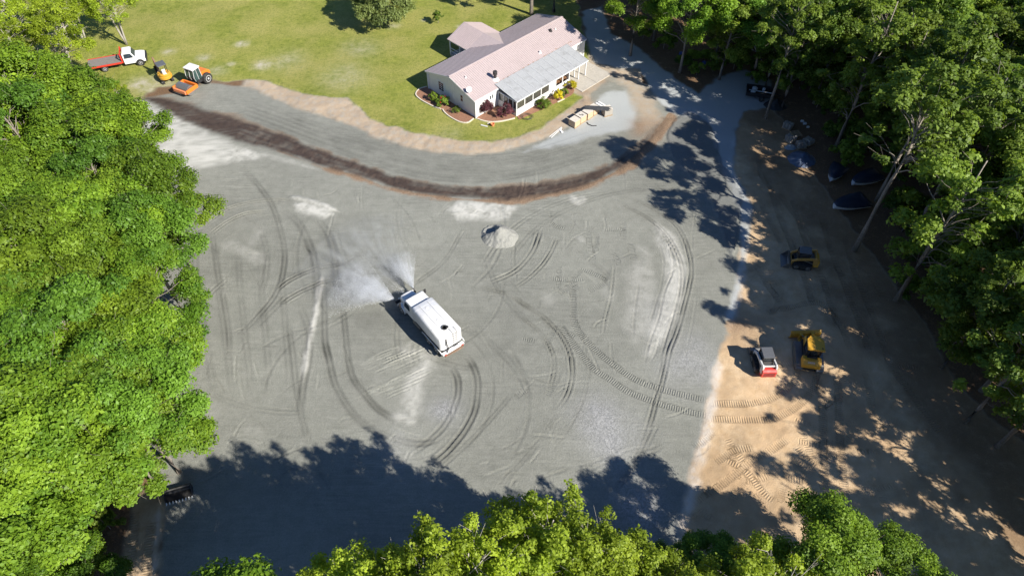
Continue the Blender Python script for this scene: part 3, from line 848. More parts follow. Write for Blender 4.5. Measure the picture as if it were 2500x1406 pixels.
def grow(name, seed, h, r, base, leaves, size, n_clump, clump_r, top_bias=0.55, flat=0.7, limbs=11, trunk_r=0.22, squash=1.0, shell=0.6, lean=0.0, multi=1, upright=0.0, dmin=-0.55):
    """one tree form: returns (trunk mesh, crown mesh); crown from height base*h to h, radius r"""
    rs = np.random.RandomState(seed)
    cz, hz = h * (base + 1) / 2, h * (1 - base) / 2
    # clump centres spread through the crown, most of them near its skin
    C = []
    while len(C) < n_clump:
        d = rs.normal(size=3)
        d /= np.linalg.norm(d)
        if d[2] < dmin or rs.rand() > (0.45 + top_bias * (d[2] * 0.5 + 0.5)):
            continue
        f = rs.uniform(shell, 1.0)
        wob = 1 + 0.10 * math.sin(3 * math.atan2(d[1], d[0]) + seed) + 0.07 * math.sin(5 * math.atan2(d[1], d[0]) + 2.1 * seed)
        p = np.array([d[0] * r * f * wob, d[1] * r * f * wob, cz + d[2] * hz * f * squash])
        if p[2] < h * base * 0.8:
            continue
        C.append(p)
    C = np.array(C)
    cr = clump_r * rs.uniform(0.65, 1.35, len(C))
    w = cr ** 2
    cnt = np.maximum(12, (leaves * w / w.sum()).astype(int))
    P, N, T = [], [], []
    crown_c = np.array([0, 0, cz - hz * 0.35])
    for c, q, k in zip(C, cr, cnt):
        d = rs.normal(size=(k, 3))
        d /= np.linalg.norm(d, axis=1, keepdims=True)
        out = (c - crown_c) / (np.linalg.norm(c - crown_c) + 1e-6)
        d += out * 0.35 + np.array([0, 0, 0.35])
        d /= np.linalg.norm(d, axis=1, keepdims=True)
        # sub-sprays give each clump a broken edge
        sub = rs.normal(size=(max(4, k // 28), 3))
        sub /= np.linalg.norm(sub, axis=1, keepdims=True)
        pick = sub[rs.randint(0, len(sub), k)]
        mixv = rs.uniform(0.35, 0.75, (k, 1))
        dd = d * (1 - mixv) + pick * mixv
        rad = q * (0.55 + 0.55 * rs.rand(k, 1) ** 0.6)
        pos = c + dd * rad * np.array([1, 1, flat + upright])
        nn = dd * 0.55 + np.array([0, 0, 0.65]) + rs.normal(size=(k, 3)) * 0.36
        P.append(pos)
        N.append(nn)
        T.append(np.clip(0.45 + rs.normal(0, 0.2) + rs.normal(0, 0.17, k), 0, 1))
    P, N, T = np.concatenate(P), np.concatenate(N), np.concatenate(T)
    crown = leaf_mesh(name + '_crown', P, N, size, T, rs)
    # trunk and limbs
    mb = MB()
    stems = []
    for s_ in range(multi):
        a = 2 * math.pi * s_ / multi + seed
        sp = 0.0 if multi == 1 else r * 0.28
        pts = []
        for k in range(7):
            f = k / 6
            pts.append((lean * f * f + sp * f * math.cos(a) + rs.normal(0, 0.05) * f * h * 0.12, sp * f * math.sin(a) + rs.normal(0, 0.05) * f * h * 0.12, f * h * 0.88 - (0.25 if k == 0 else 0)))
        mb.tube(pts, [trunk_r * (1.25 if k == 0 else 1) * (1 - 0.85 * k / 6) / math.sqrt(multi) + 0.015 for k in range(7)], 7)
        stems.append([Vector(p) for p in pts])
    order = rs.permutation(len(C))[:limbs * 3]
    for q, ci in enumerate(order):
        tip = Vector(C[ci])
        st = stems[q % multi]
        zz = max(0.18 * h, min(tip.z - 0.35 * math.hypot(tip.x, tip.y) - 0.06 * h, 0.8 * h))
        f = min(max(zz / (0.88 * h), 0.05), 0.98) * 6
        i = min(int(f), 5)
        a0 = st[i].lerp(st[i + 1], f - i)
        mid = a0.lerp(tip, 0.5) + Vector((rs.normal(0, .12), rs.normal(0, .12), 0.10)) * r * 0.35
        r0 = trunk_r * (0.42 if q < limbs else 0.22) * (1 - 0.6 * zz / h)
        mb.tube([a0, a0.lerp(mid, .55) + Vector((0, 0, .06 * r)), mid, mid.lerp(tip, .6), tip], [r0, r0 * .8, r0 * .6, r0 * .38, 0.012], 5, False)
        for b in range(3):
            e = tip + Vector(rs.normal(0, 0.6, 3)) * clump_r
            mb.tube([mid.lerp(tip, 0.35 + 0.2 * b), e], [r0 * .32, 0.008], 4, False)
    return mb.mesh(name + '_trunk', True), crown

FORMS = {}
def form(key, *a, leaf=None, bark=None, **k):
    t, c = grow(key, *a, **k)
    t.materials.append(bark)
    c.materials.append(leaf)
    FORMS[key] = (t, c)

for i in range(4):
    form('broad%d' % i, 101 + i, 14.5, 5.0 + 0.35 * (i % 2), 0.30, 46000, 0.20, 44, 1.32, leaf=(LEAF_BROAD, LEAF_BROAD_Y, LEAF_BROAD_D, LEAF_BROAD)[i], bark=BARK, top_bias=0.7, shell=0.74, limbs=12)
for i in range(3):
    form('spring%d' % i, 131 + i, 12.0, 4.0, 0.34, 21000, 0.16, 76, 0.72, leaf=LEAF_SPRING, bark=BARK_PALE, top_bias=0.5, shell=0.45, limbs=20, multi=3, trunk_r=0.26, upright=0.35)
for i in range(4):
    form('woods%d' % i, 161 + i, 16.0 + i % 2, 3.9, 0.10, 26000, 0.245, 80, 1.0, dmin=-0.95, leaf=LEAF_WOODS, bark=BARK, top_bias=0.45, shell=0.4, limbs=15, trunk_r=0.2)
for i in range(3):
    form('tall%d' % i, 181 + i, 17.0, 4.0, 0.42, 11000, 0.25, 44, 0.85, leaf=LEAF_WOODS, bark=BARK, top_bias=0.45, shell=0.4, limbs=14, trunk_r=0.2)
for i in range(2):
    form('xthin%d' % i, 186 + i, 16.5, 4.0, 0.10, 9000, 0.24, 52, 0.8, dmin=-0.95, leaf=LEAF_WOODS, bark=BARK, top_bias=0.45, shell=0.4, limbs=14, trunk_r=0.2)
form('oak', 191, 7.2, 4.3, 0.06, 34000, 0.22, 95, 1.0, leaf=LEAF_OAK, bark=BARK, top_bias=0.3, shell=0.55, limbs=12, trunk_r=0.2)
form('bush0', 201, 2.4, 1.5, 0.02, 2600, 0.22, 22, 0.55, leaf=LEAF_WOODS, bark=BARK, limbs=6, trunk_r=0.05, shell=0.3)
form('bush1', 202, 3.4, 1.8, 0.05, 3200, 0.24, 24, 0.65, leaf=LEAF_SHRUB, bark=BARK, limbs=6, trunk_r=0.06, shell=0.3)
form('sapling', 203, 2.1, 0.75, 0.12, 1500, 0.15, 22, 0.28, leaf=LEAF_SHRUB, bark=BARK, limbs=6, trunk_r=0.04, shell=0.3)

trng = np.random.RandomState(7)
def plant(key, x, y, sc=1.0, rz=None, label='', cat='tree', group=None, name=None, zs=None):
    t, c = FORMS[key]
    o = thing(name or {'b': 'broadleaf_tree', 's': 'spring_tree', 'w': 'woodland_tree', 'o': 'lawn_tree', 't': 'woodland_tree', 'x': 'woodland_tree'}[key[0]], label, cat, (x, y, min(0, height(x, y))), trng.uniform(0, 6.28) if rz is None else rz, group)
    o.scale = (sc, sc, sc * (trng.uniform(0.92, 1.1) if zs is None else zs))
    link_mesh('trunk', t, None, o)
    link_mesh('crown', c, None, o)
    return o

def crown_at(px, py, z):
    p = S(px, py, z)
    return p.x, p.y

# the dense stand along the left side of the yard
GL = ('dense mid green tree in the unbroken canopy beside the gravel yard', 'tree', 'canopy trees beside the gravel yard')
k = 0
left = []
edge = [(404, 330), (452, 455), (425, 570), (405, 690), (405, 800), (375, 905), (392, 985), (345, 1035)]
for px, py in edge:
    left.append((px - 84, py + 5, 10.5, 0.92))
for row, (dx, z, sc) in enumerate(((-215, 11.5, 1.05), (-365, 12.0, 1.12), (-540, 12, 1.12))):
    for py in range(235 - row * 20, 1290, 104 - row * 6):
        ex = np.interp(py, [q[1] for q in edge], [q[0] for q in edge])
        left.append((ex + dx + trng.uniform(-18, 18), py + trng.uniform(-18, 18) + 30 * (row % 2), z, sc * trng.uniform(0.84, 1.12)))
for px, py, z, sc in left:
    if px < -420 or (py > 1075 and px > 190) or (py > 1150 and px > 40):
        continue
    x, y = crown_at(px, py, z)
    plant('broad%d' % (k % 4), x, y, sc, None, *GL)
    k += 1
# lower trees at the near left corner
for px, py, z, sc in ((120, 1390, 6, 0.62), (60, 1330, 6, 0.55), (215, 1440, 5, 0.5), (20, 1460, 6, 0.6)):
    x, y = crown_at(px, py, z)
    plant('broad%d' % (k % 4), x, y, sc, None, 'low bright green tree at the foot of the big canopy by the track', 'tree', 'low trees by the dirt track')
    k += 1
# pale big trees over the flatbed truck, top left
for n, (px, py, z, sc, lb) in enumerate(((130, 85, 7.4, 1.12, 'large pale yellow green tree with bare grey limbs beside the parked flatbed truck'), (10, 45, 7.4, 1.12, 'pale yellow green tree behind the large grey limbed tree'),
                                       (165, 15, 6.2, 0.92, 'pale yellow green tree at the edge of the lawn behind the flatbed'), (110, -10, 7.4, 1.1, 'pale yellow green tree deepest in the stand behind the flatbed'), (262, 5, 6.4, 0.9, 'narrow pale yellow green tree nearest the open lawn'),
                                       (140, 190, 4.2, 0.55, 'small thin pale green tree overhanging the bed of the flatbed truck'), (285, 222, 2.6, 0.36, 'small thin pale green tree leaning over the sand by the roller'), (20, 130, 7, 1.0, 'pale yellow green tree against the darker canopy'))):
    x, y = crown_at(px, py, z)
    plant('spring%d' % (n % 3), x, y, sc, None, lb, 'tree', zs=0.86)
# young trees along the bottom of the yard
for n, (px, py, sc, zs, f) in enumerate(((1332, 1188, 1.0, 1.30, 0), (1450, 1240, 0.98, 1.22, 1), (1540, 1305, 0.92, 1.12, 2), (1125, 1275, 0.98, 1.5, 2), (1010, 1290, 0.95, 1.6, 0), (855, 1315, 0.92, 1.5, 1), (760, 1400, 0.9, 1.1, 2), (1240, 1300, 1.0, 1.25, 1), (1400, 1350, 1.0, 1.2, 2), (960, 1420, 1.0, 1.2, 1), (1170, 1410, 1.0, 1.2, 0))):
    x, y = crown_at(px, py + 62, 12 * sc * zs * 1.09)
    plant('spring%d' % f, x, y, sc, None, 'yellow green young tree with pale forked stems at the shaded foot of the yard', 'tree', 'young trees at the foot of the yard', zs=zs)
for n, (px, py, z, sc) in enumerate(((2010, 1365, 8, 0.72), (2170, 1400, 7, 0.62), (1730, 1390, 5, 0.5), (1870, 1430, 4.5, 0.5), (1640, 1410, 4.5, 0.42))):
    x, y = crown_at(px, py, z)
    plant('broad%d' % (n % 4), x, y, sc, None, 'rounded deep green tree at the foot of the dirt clearing', 'tree', 'green trees at the foot of the dirt clearing')
# trees that stand below the picture and throw the long shade across the foot of the yard
for n, (x, y, sc, ky) in enumerate(((-16, 8, 1.1, 'broad0'), (-9, 9, 1.0, 'xthin1'), (5, 7, 1.2, 'spring2'), (12, 9, 1.05, 'spring0'), (15.8, 13.2, 1.02, 'spring2'), (10.5, 12.0, 1.0, 'spring1'), (19, 8, 0.8, 'woods3'), (26, 6, 1.0, 'woods2'), (33, 7, 1.05, 'woods1'), (39, 4, 1.05, 'broad0'),
                                    (40, 12, 1.05, 'xthin0'), (45, 18, 1.1, 'xthin1'), (46, 10, 1.1, 'woods1'), (42, 22, 1.0, 'xthin0'), (50, 25, 1.1, 'woods0'), (46, 30, 1.05, 'xthin1'), (47, 22, 1.1, 'xthin0'), (52, 30, 1.1, 'woods3'), (44.5, 15, 1.0, 'xthin1'), (48, 34, 1.0, 'xthin0'), (41, 28.5, 1.05, 'xthin0'), (42, 34, 1.05, 'xthin0'), (53, 17, 1.1, 'woods2'), (55, 32, 1.1, 'woods3'), (51, 37, 1.1, 'xthin1'))):
    plant(ky, x, y, sc, None, 'tree standing just below the foot of the yard', 'tree', 'trees below the foot of the yard')
# lawn tree and sapling
p = S(938, 64)
plant('oak', p.x, p.y + 0.6, 1.0, 1.0, 'bushy grey green tree standing alone on the lawn', 'tree', zs=1.0)
p = S(1070, 58)
plant('sapling', p.x, p.y, 1.0, 0.4, 'small upright leafy sapling on the lawn behind the porch', 'sapling', name='sapling', zs=1.0)
# woods on the right and round the back of the house
GW = ('tall dark green tree in the woods beyond the dirt clearing', 'tree', 'trees of the right hand woods')
GE = ('tall dark green tree fronting the dirt clearing', 'tree', 'trees fronting the dirt clearing')
GB = ('tall green tree at the woods edge behind the pale drive', 'tree', 'trees behind the drive')
edgeW = [(26, 96), (29.5, 88), (32, 80), (33, 73), (34.5, 66), (36, 59), (36.8, 52), (37.8, 45), (38.6, 38.5), (40, 32)]
keep_clear = [S(*q) for q in ((2070, 506), (2036, 432), (2108, 446), (1957, 390), (1930, 345), (1960, 340), (1860, 240), (1895, 258), (1820, 235))]
def view(x, y, z):
    dep = y * _cp + (CAM_H - z) * _sp
    return 1250 + FPX * x / dep, 703 - FPX * ((z - CAM_H) * _cp + y * _sp) / dep
def hides(x, y, q):
    a, b, c = view(x, y, 8.0), view(x, y, 16.0), view(q.x, q.y, 0.5)
    return b[1] < c[1] < a[1] and abs(c[0] - (a[0] + b[0]) / 2) < 55
wx = []
for ring in range(8):
    off = ring * 4.7
    n = 11 + ring
    for i in range(n):
        f = i / (n - 1) * (len(edgeW) - 1)
        a = min(int(f), len(edgeW) - 2)
        ex = edgeW[a][0] + (edgeW[a + 1][0] - edgeW[a][0]) * (f - a)
        ey = edgeW[a][1] + (edgeW[a + 1][1] - edgeW[a][1]) * (f - a)
        x, y = ex + off * 0.9 + 0.6 + trng.uniform(-1.7, 1.7), ey + off * 0.42 + trng.uniform(-1.7, 1.7) + (3 if ring % 2 else 0)
        if all(math.hypot(x - q.x, y - q.y) > 2.3 for q in keep_clear) and not any(hides(x, y, q) for q in keep_clear):
            wx.append((x, y, ring))
for n, (x, y, ring) in enumerate(wx):
    low = any(view(x, y, 2.0)[1] > view(q.x, q.y, 0)[1] > view(x, y, 8.0)[1] and abs(view(x, y, 4)[0] - view(q.x, q.y, 0)[0]) < 110 for q in keep_clear)
    plant(('tall%d' % (n % 3)) if low else ('xthin%d' % (n // 2 % 2)) if ring < 4 and n % 2 else 'woods%d' % (n % 4), x, y, trng.uniform(0.88, 1.12) * (0.86 if y > 77 and ring < 3 else 1.12 if ring < 3 else 1.0), None, *(GE if ring == 0 else GW))
for n, (x, y, sc, ky) in enumerate(((18.5, 98, 0.95, 'broad1'), (26, 101, 1.0, 'woods1'), (13, 106, 0.95, 'woods2'), (20, 108, 1.0, 'broad0'), (33, 106, 1.0, 'woods0'), (41, 108, 1.05, 'woods3'), (9, 112, 1.0, 'woods0'), (3, 114, 1.0, 'woods2'), (-3, 118, 1.0, 'woods1'), (28, 114, 1, 'woods3'), (49, 112, 1, 'woods1'), (57, 116, 1, 'woods2'), (66, 112, 1, 'woods0'))):
    plant(ky, x, y, sc, None, *GB)
for n, (px, py, z, sc, ky) in enumerate(((1690, 25, 9, 0.95, 'broad3'), (1560, -15, 9, 0.85, 'broad0'), (1790, 60, 8, 0.85, 'woods1'), (1880, 40, 9, 0.95, 'broad2'), (1960, 110, 9, 0.95, 'woods2'), (1620, -50, 9, 1.0, 'woods0'))):
    x, y = crown_at(px, py, z)
    plant(ky, x, y, sc, None, 'leafy green tree leaning out over the bank behind the pale drive', 'tree', 'trees over the bank behind the drive')
for n in range(26):                                # younger trees filling in under the tall ones
    f = trng.uniform(0, len(edgeW) - 1.01)
    a = int(f)
    x = edgeW[a][0] + (edgeW[a + 1][0] - edgeW[a][0]) * (f - a) + trng.uniform(4, 16)
    y = edgeW[a][1] + (edgeW[a + 1][1] - edgeW[a][1]) * (f - a) + trng.uniform(-1, 4)
    if any(math.hypot(x - q.x, y - q.y) < 4 for q in keep_clear) or any(view(x, y, 0)[1] > view(q.x, q.y, 0)[1] > view(x, y, 9)[1] and abs(view(x, y, 4)[0] - view(q.x, q.y, 0)[0]) < 85 for q in keep_clear):
        continue
    plant('woods%d' % (n % 4), x, y, trng.uniform(0.45, 0.62), None, 'half grown leafy tree filling in beneath the tall woods', 'tree', 'half grown trees in the right hand woods')
# undergrowth at the wood's edge
for n in range(80):
    f = trng.uniform(0, len(edgeW) - 1.01)
    a = int(f)
    ex = edgeW[a][0] + (edgeW[a + 1][0] - edgeW[a][0]) * (f - a)
    ey = edgeW[a][1] + (edgeW[a + 1][1] - edgeW[a][1]) * (f - a)
    bx_, by_ = ex + trng.uniform(1.0, 9), ey + trng.uniform(-1, 3)
    if any(math.hypot(bx_ - q.x, by_ - q.y + 1.5) < 3.6 for q in keep_clear):
        continue
    plant('bush%d' % (n % 2), bx_, by_, trng.uniform(0.6, 1.1), None, 'leafy bush in the undergrowth of the right hand woods', 'bush', 'undergrowth bushes of the right hand woods', name='undergrowth_bush')
for n, (px, py) in enumerate(((1665, 165), (1700, 185), (1740, 175), (1770, 150), (1720, 150), (1620, 120), (1570, 95), (1790, 170), (1690, 150))):
    q = S(px, py)
    plant('bush%d' % (n % 2), q.x, q.y, trng.uniform(0.55, 0.9), None, 'low leafy bush on the bank behind the pale drive', 'bush', 'bushes behind the drive', name='bank_bush')
for n, (px, py) in enumerate(((310, 1215), (270, 1290), (240, 1370), (340, 1180), (200, 1250), (120, 1290), (380, 1150))):
    q = S(px, py)
    plant('bush%d' % (n % 2), q.x, q.y, trng.uniform(0.5, 0.8), None, 'scrubby bush beside the dirt track under the canopy', 'bush', 'scrub beside the dirt track', name='scrub_bush')
# bare pole trunks behind the house
# ================================================================== THE HOUSE
SIDING_S = None
def siding(name, col, pitch=0.19):
    if name in MATS:
        return MATS[name]
    m, nt, out = nodes_of(name)
    tc = nt.nodes.new('ShaderNodeTexCoord').outputs['Object']
    sp = nt.nodes.new('ShaderNodeSeparateXYZ')
    nt.links.new(tc, sp.inputs[0])
    saw = mth(nt, 'FRACT', mth(nt, 'DIVIDE', sp.outputs[2], pitch))
    p = nt.nodes.new('ShaderNodeBsdfPrincipled')
    n1 = noise(nt, tc, 1.1, 5, 0.6)
    c = mixc(nt, mth(nt, 'MULTIPLY', ramp(nt, n1, 0.5, 0.8), 0.25), col, tuple(x * 0.72 for x in col))
    nt.links.new(c, p.inputs['Base Color'])
    p.inputs['Roughness'].default_value = 0.55
    b = nt.nodes.new('ShaderNodeBump')
    b.inputs['Strength'].default_value = 0.6
    b.inputs['Distance'].default_value = 0.02
    nt.links.new(saw, b.inputs['Height'])
    nt.links.new(b.outputs[0], p.inputs['Normal'])
    nt.links.new(p.outputs[0], out.inputs[0])
    MATS[name] = m
    return m

WALL = siding('white_lap_siding', (0.76, 0.76, 0.74))
TRIM = paint('white_trim', (0.80, 0.80, 0.78), 0.45, dirt=0.12)
ROOF = paint('rose_metal_roof', (0.475, 0.395, 0.382), 0.42, 0.0, dirt=0.35, dirtcol=(0.34, 0.27, 0.255), scale=0.5, vary=0.05)
PANEL = paint('milky_roof_panel', (0.40, 0.41, 0.415), 0.4, dirt=0.9, dirtcol=(0.22, 0.22, 0.215), scale=0.8, vary=0.08)
RIB = paint('panel_rib', (0.52, 0.53, 0.53), 0.4, dirt=0.2)
GLASS = glass()
SCREEN = paint('dark_screen', (0.075, 0.072, 0.065), 0.5, dirt=0.3, dirtcol=(0.14, 0.12, 0.09), scale=1.5)
BROWN = paint('brown_wood', (0.23, 0.115, 0.055), 0.7, dirt=0.3)
MULCH = paint('mulch', (0.30, 0.155, 0.095), 0.95, dirt=0.6, dirtcol=(0.17, 0.09, 0.055), bump=1.0, scale=3.0, vary=0.3)
EDGING = paint('cream_edging', (0.66, 0.60, 0.48), 0.85, dirt=0.3, bump=0.3)
CONC = paint('concrete', (0.47, 0.435, 0.375), 0.85, dirt=0.5, dirtcol=(0.33, 0.30, 0.25), bump=0.25, scale=0.8, vary=0.08)
METAL_DK = paint('dark_metal', (0.06, 0.055, 0.055), 0.5, 0.3, dirt=0.3)

HB = S(1162, 288.8)
HROT = math.atan2(0.70136, 0.71280)
HL, HW, EZ, RZ_ = 20.2, 9.0, 2.68, 4.02
house = thing('house', 'white single storey house with a faded rose metal roof and a glazed sunroom', 'house', (HB.x, HB.y, 0), HROT)
def hpart(name, mb, mat, parent=None, **k):
    return mb.build(name, mat, parent or house, **k)
# walls: gable ends are 5-sided, all four stand as one shell
mb = MB()
gable = [(0, 0), (HW, 0), (HW, EZ), (HW / 2, RZ_ - 0.1), (0, EZ)]
mb.prism([(y, z - (0.1 if z == 0 else 0)) for y, z in gable], 0, HL, 'x')
hpart('wall', mb, WALL)
for x in (-0.02, HL + 0.02):
    for y in (-0.02, HW + 0.02):
        mb = MB()
        mb.box(x - 0.07, x + 0.07, y - 0.07, y + 0.07, 0, EZ)
        hpart('corner_trim', mb, TRIM)
# the ribbed roof: two pitches with raised ribs, ridge cap, gutter edge
OV = 0.28
sl = (RZ_ - EZ) / (HW / 2)
y_lo, z_lo = -0.2, EZ + 0.05 - 0.2 * sl
def rib_roof(name, x0, x1, yl, zl, yr, zr, pitch=0.3, parent=None, th=0.05):
    n = int(round((x1 - x0) / pitch))
    prof = []
    for i in range(n):
        a = x0 + (x1 - x0) * i / n
        q = (x1 - x0) / n
        prof += [(a, 0.0), (a + q * 0.72, 0.0), (a + q * 0.78, 0.035), (a + q * 0.92, 0.035)]
    prof.append((x1, 0.0))
    m = MB()
    m.loft([[(x, yl, zl + d) for x, d in prof] + [(x1, yl, zl - th), (x0, yl, zl - th)], [(x, yr, zr + d) for x, d in prof] + [(x1, yr, zr - th), (x0, yr, zr - th)]], True)
    return m.build(name, ROOF, parent or house)
rib_roof('roof_slope', -OV, HL + OV + 0.1, y_lo, z_lo + 0.06, HW / 2, RZ_ + 0.06)
rib_roof('roof_slope', -OV, HL + OV + 0.1, HW + 0.3, z_lo + 0.06 - 0.1 * sl, HW / 2 + 0.002, RZ_ + 0.058)
m = MB()
m.prism([(HW / 2 - 0.2, RZ_ + 0.075), (HW / 2, RZ_ + 0.135), (HW / 2 + 0.2, RZ_ + 0.075), (HW / 2, RZ_ + 0.105)], -OV - 0.02, HL + OV + 0.12, 'x')
hpart('ridge_cap', m, ROOF)
m = MB()
m.box(-OV, HL + OV, y_lo - 0.09, y_lo - 0.003, z_lo - 0.12, z_lo + 0.02)
hpart('gutter', m, TRIM)
m = MB()
m.box(-OV, HL + OV, HW + 0.303, HW + 0.39, z_lo - 0.14, z_lo - 0.01)
hpart('gutter', m, TRIM)
for x in (-OV - 0.04, HL + OV + 0.10):
    m = MB()
    m.prism([(y_lo, z_lo - 0.12), (HW / 2, RZ_ - 0.12), (HW + 0.3, z_lo - 0.15), (HW + 0.3, z_lo + 0.0), (HW / 2, RZ_ + 0.03), (y_lo, z_lo + 0.03)], x, x + 0.035, 'x')
    hpart('barge_board', m, TRIM)
for y, x in ((-0.1, -0.1), (HW + 0.12, -0.12), (-0.1, HL + 0.12)):
    m = MB()
    m.box(x - 0.05, x + 0.05, y - 0.05, y + 0.05, 0.0, EZ - 0.12)
    hpart('downspout', m, TRIM)
# gable windows
def window(x, y, z0, z1, w_, face, shutters=False, panes=(2, 2), parent=None):
    """face 'x': in the gable wall looking -x; 'y': in the long wall looking -y"""
    def bx(m, a, b, c, d, o0, o1):
        if face == 'x':
            m.box(x - o1, x - o0, y + a, y + b, c, d)
        else:
            m.box(x + a, x + b, y - o1, y - o0, c, d)
    m = MB()
    bx(m, -w_ / 2 + .002, w_ / 2 - .002, z0 + .002, z1 - .002, -0.02, 0.012)
    wn_ = hpart('window', m, GLASS, parent)
    m = MB()
    for a, b, c, d in ((-w_ / 2 - .06, w_ / 2 + .06, z0 - .06, z0), (-w_ / 2 - .06, w_ / 2 + .06, z1, z1 + .06), (-w_ / 2 - .06, -w_ / 2, z0, z1), (w_ / 2, w_ / 2 + .06, z0, z1)):
        bx(m, a, b, c, d, -0.02, 0.04)
    for k in range(1, panes[0]):
        q = -w_ / 2 + w_ * k / panes[0]
        bx(m, q - .018, q + .018, z0, z1, -0.02, 0.026)
    for k in range(1, panes[1]):
        q = z0 + (z1 - z0) * k / panes[1]
        bx(m, -w_ / 2, w_ / 2, q - .018, q + .018, -0.02, 0.029)
    hpart('frame', m, TRIM, wn_)
    if shutters:
        for s in (-1, 1):
            m = MB()
            c = s * (w_ / 2 + 0.07 + 0.17)
            bx(m, c - .16, c + .16, z0 - .02, z1 + .02, -0.02, 0.03)
            for k in range(9):
                q = z0 + 0.08 + (z1 - z0 - 0.16) * k / 8
                bx(m, c - .12, c + .12, q - .02, q + .02, 0.02, 0.045)
            hpart('shutter', m, TRIM, wn_)
window(0, 6.55, 0.95, 2.15, 0.95, 'x', True, (2, 4))
window(0, 2.55, 1.25, 2.15, 0.42, 'x', False, (1, 2))
for y in (4.15, 4.95):
    m = MB()
    m.box(-0.03, 0.02, y - .05, y + .05, 0.02, EZ + 0.75)
    hpart('batten', m, TRIM)
for x in (2.55, 2.95):
    window(x, 0, 1.55, 2.1, 0.22, 'y', False, (1, 1))
# roof furniture
def rz(y):
    return RZ_ + 0.06 - abs(y - HW / 2) * sl
def flue(x, y, hgt, r):
    z = rz(y)
    m = MB()
    m.lathe((x, y, z - 0.1), (0, 0, 1), [(0, r * 2.6), (0.18, r * 2.2), (0.32, r * 1.1), (0.34, r * 1.05)], 16)
    b = hpart('flue_boot', m, TRIM, smooth=False)
    m = MB()
    m.lathe((x, y, z + 0.2), (0, 0, 1), [(0, r), (hgt * .55, r), (hgt * .56, r * 1.45), (hgt * .75, r * 1.45), (hgt * .76, r * 1.1), (hgt * .85, r * 1.1), (hgt * .86, r * 1.5), (hgt, r * 1.35)], 16)
    hpart('flue_pipe', m, METAL_DK, b)
flue(4.5, 1.1, 0.95, 0.2)
for x, y, r in ((12.9, 1.3, 0.13), (17.1, 3.4, 0.16), (17.9, 3.2, 0.05), (1.4, 3.2, 0.06)):
    m = MB()
    m.lathe((x, y, rz(y) - 0.06), (0, 0, 1), [(0, r * 1.8), (0.12, r * 1.6), (0.16, r), (0.34, r), (0.36, r * 0.8)], 12)
    hpart('roof_vent', m, TRIM if r < 0.14 else METAL_DK)
m = MB()
m.tube([(0.3, 1.2, rz(1.2)), (0.1, 1.15, rz(1.2) + 0.5)], 0.025, 6)
ant = hpart('dish_mast', m, TRIM)
m = MB()
m.lathe((0.1, 1.15, rz(1.2) + 0.5), (-0.6, -0.5, 0.6), [(0.10, 0.36), (0.05, 0.25), (0.0, 0.05), (-0.02, 0.05), (0.03, 0.25), (0.08, 0.36)], 18)
hpart('satellite_dish', m, TRIM, ant)

# ---- sunroom along the front: knee wall, screened openings, panel roof
SX0, SX1, SY, SXW = 3.85, 17.1, -3.4, 13.75
sun_z_in, sun_z_out = 2.96, 2.26
m = MB()
m.box(SX0 + .02, SXW, SY + .02, SY + .12, -0.05, 0.98)
m.box(SX0 + .02, SX0 + .12, SY + .12, -0.01, -0.05, 0.98)
m.box(SXW - .1, SXW - .002, SY + .12, -0.01, -0.05, 2.3)
hpart('sunroom_knee_wall', m, WALL)
m = MB()
m.box(SX0 + .12, SXW - .1, SY + .12, -0.02, 0.0, 0.06)
hpart('sunroom_floor', m, CONC)
m = MB()
top = 2.14
m.box(SX0, SXW, SY, SY + .14, top - .06, top + .05)
m.box(SX0, SX0 + .14, SY + .14, -0.02, top - .06, top + .05)
hpart('sunroom_header', m, TRIM)
posts_x = [SX0 + 0.07, 5.35, 6.85, 8.35, 9.85, 11.1, 12.4, SXW - 0.07]
for x in posts_x:
    m = MB()
    m.box(x - .06, x + .06, SY + .005, SY + .13, 0.98, top - .06)
    hpart('sunroom_post', m, TRIM)
for y in (-2.75, -1.9, -1.05, -0.12):
    m = MB()
    m.box(SX0 + .005, SX0 + .13, y - .06, y + .06, 0.98, top - .06)
    hpart('sunroom_post', m, TRIM)
PANE = glass('sunroom_glass', (0.05, 0.048, 0.042), 0.08)
for i in range(len(posts_x) - 1):
    if i in (4, 5, 6):
        continue
    m = MB()
    m.box(posts_x[i] + .06, posts_x[i + 1] - .06, SY + .06, SY + .075, 0.98, top - .06)
    hpart('sunroom_pane', m, PANE)
m = MB()
m.box(posts_x[4] + .1, posts_x[5] - .1, SY + .04, SY + .09, 1.1, top - .2)
hpart('sunroom_panel', m, TRIM)
for i in (5, 6):
    m = MB()
    m.box(posts_x[i] + .06, posts_x[i + 1] - .06, SY + .3, SY + .75, 1.15, 1.22)
    for q in (posts_x[i] + .2, posts_x[i + 1] - .25):
        m.box(q, q + .06, SY + .35, SY + .7, 0.06, 1.15)
    hpart('shelf', m, BROWN)
yy = [-3.26, -2.75, -1.9, -1.05, -0.12]
for i in range(4):
    if i == 2:
        m = MB()
        m.box(SX0 + .05, SX0 + .09, yy[i] + .06, yy[i + 1] - .06, 0.1, top - .06)
        hpart('sunroom_door', m, GLASS)
    else:
        m = MB()
        m.box(SX0 + .055, SX0 + .07, yy[i] + .06, yy[i + 1] - .06, 0.98, top - .06)
        hpart('sunroom_pane', m, PANE)
n = 11
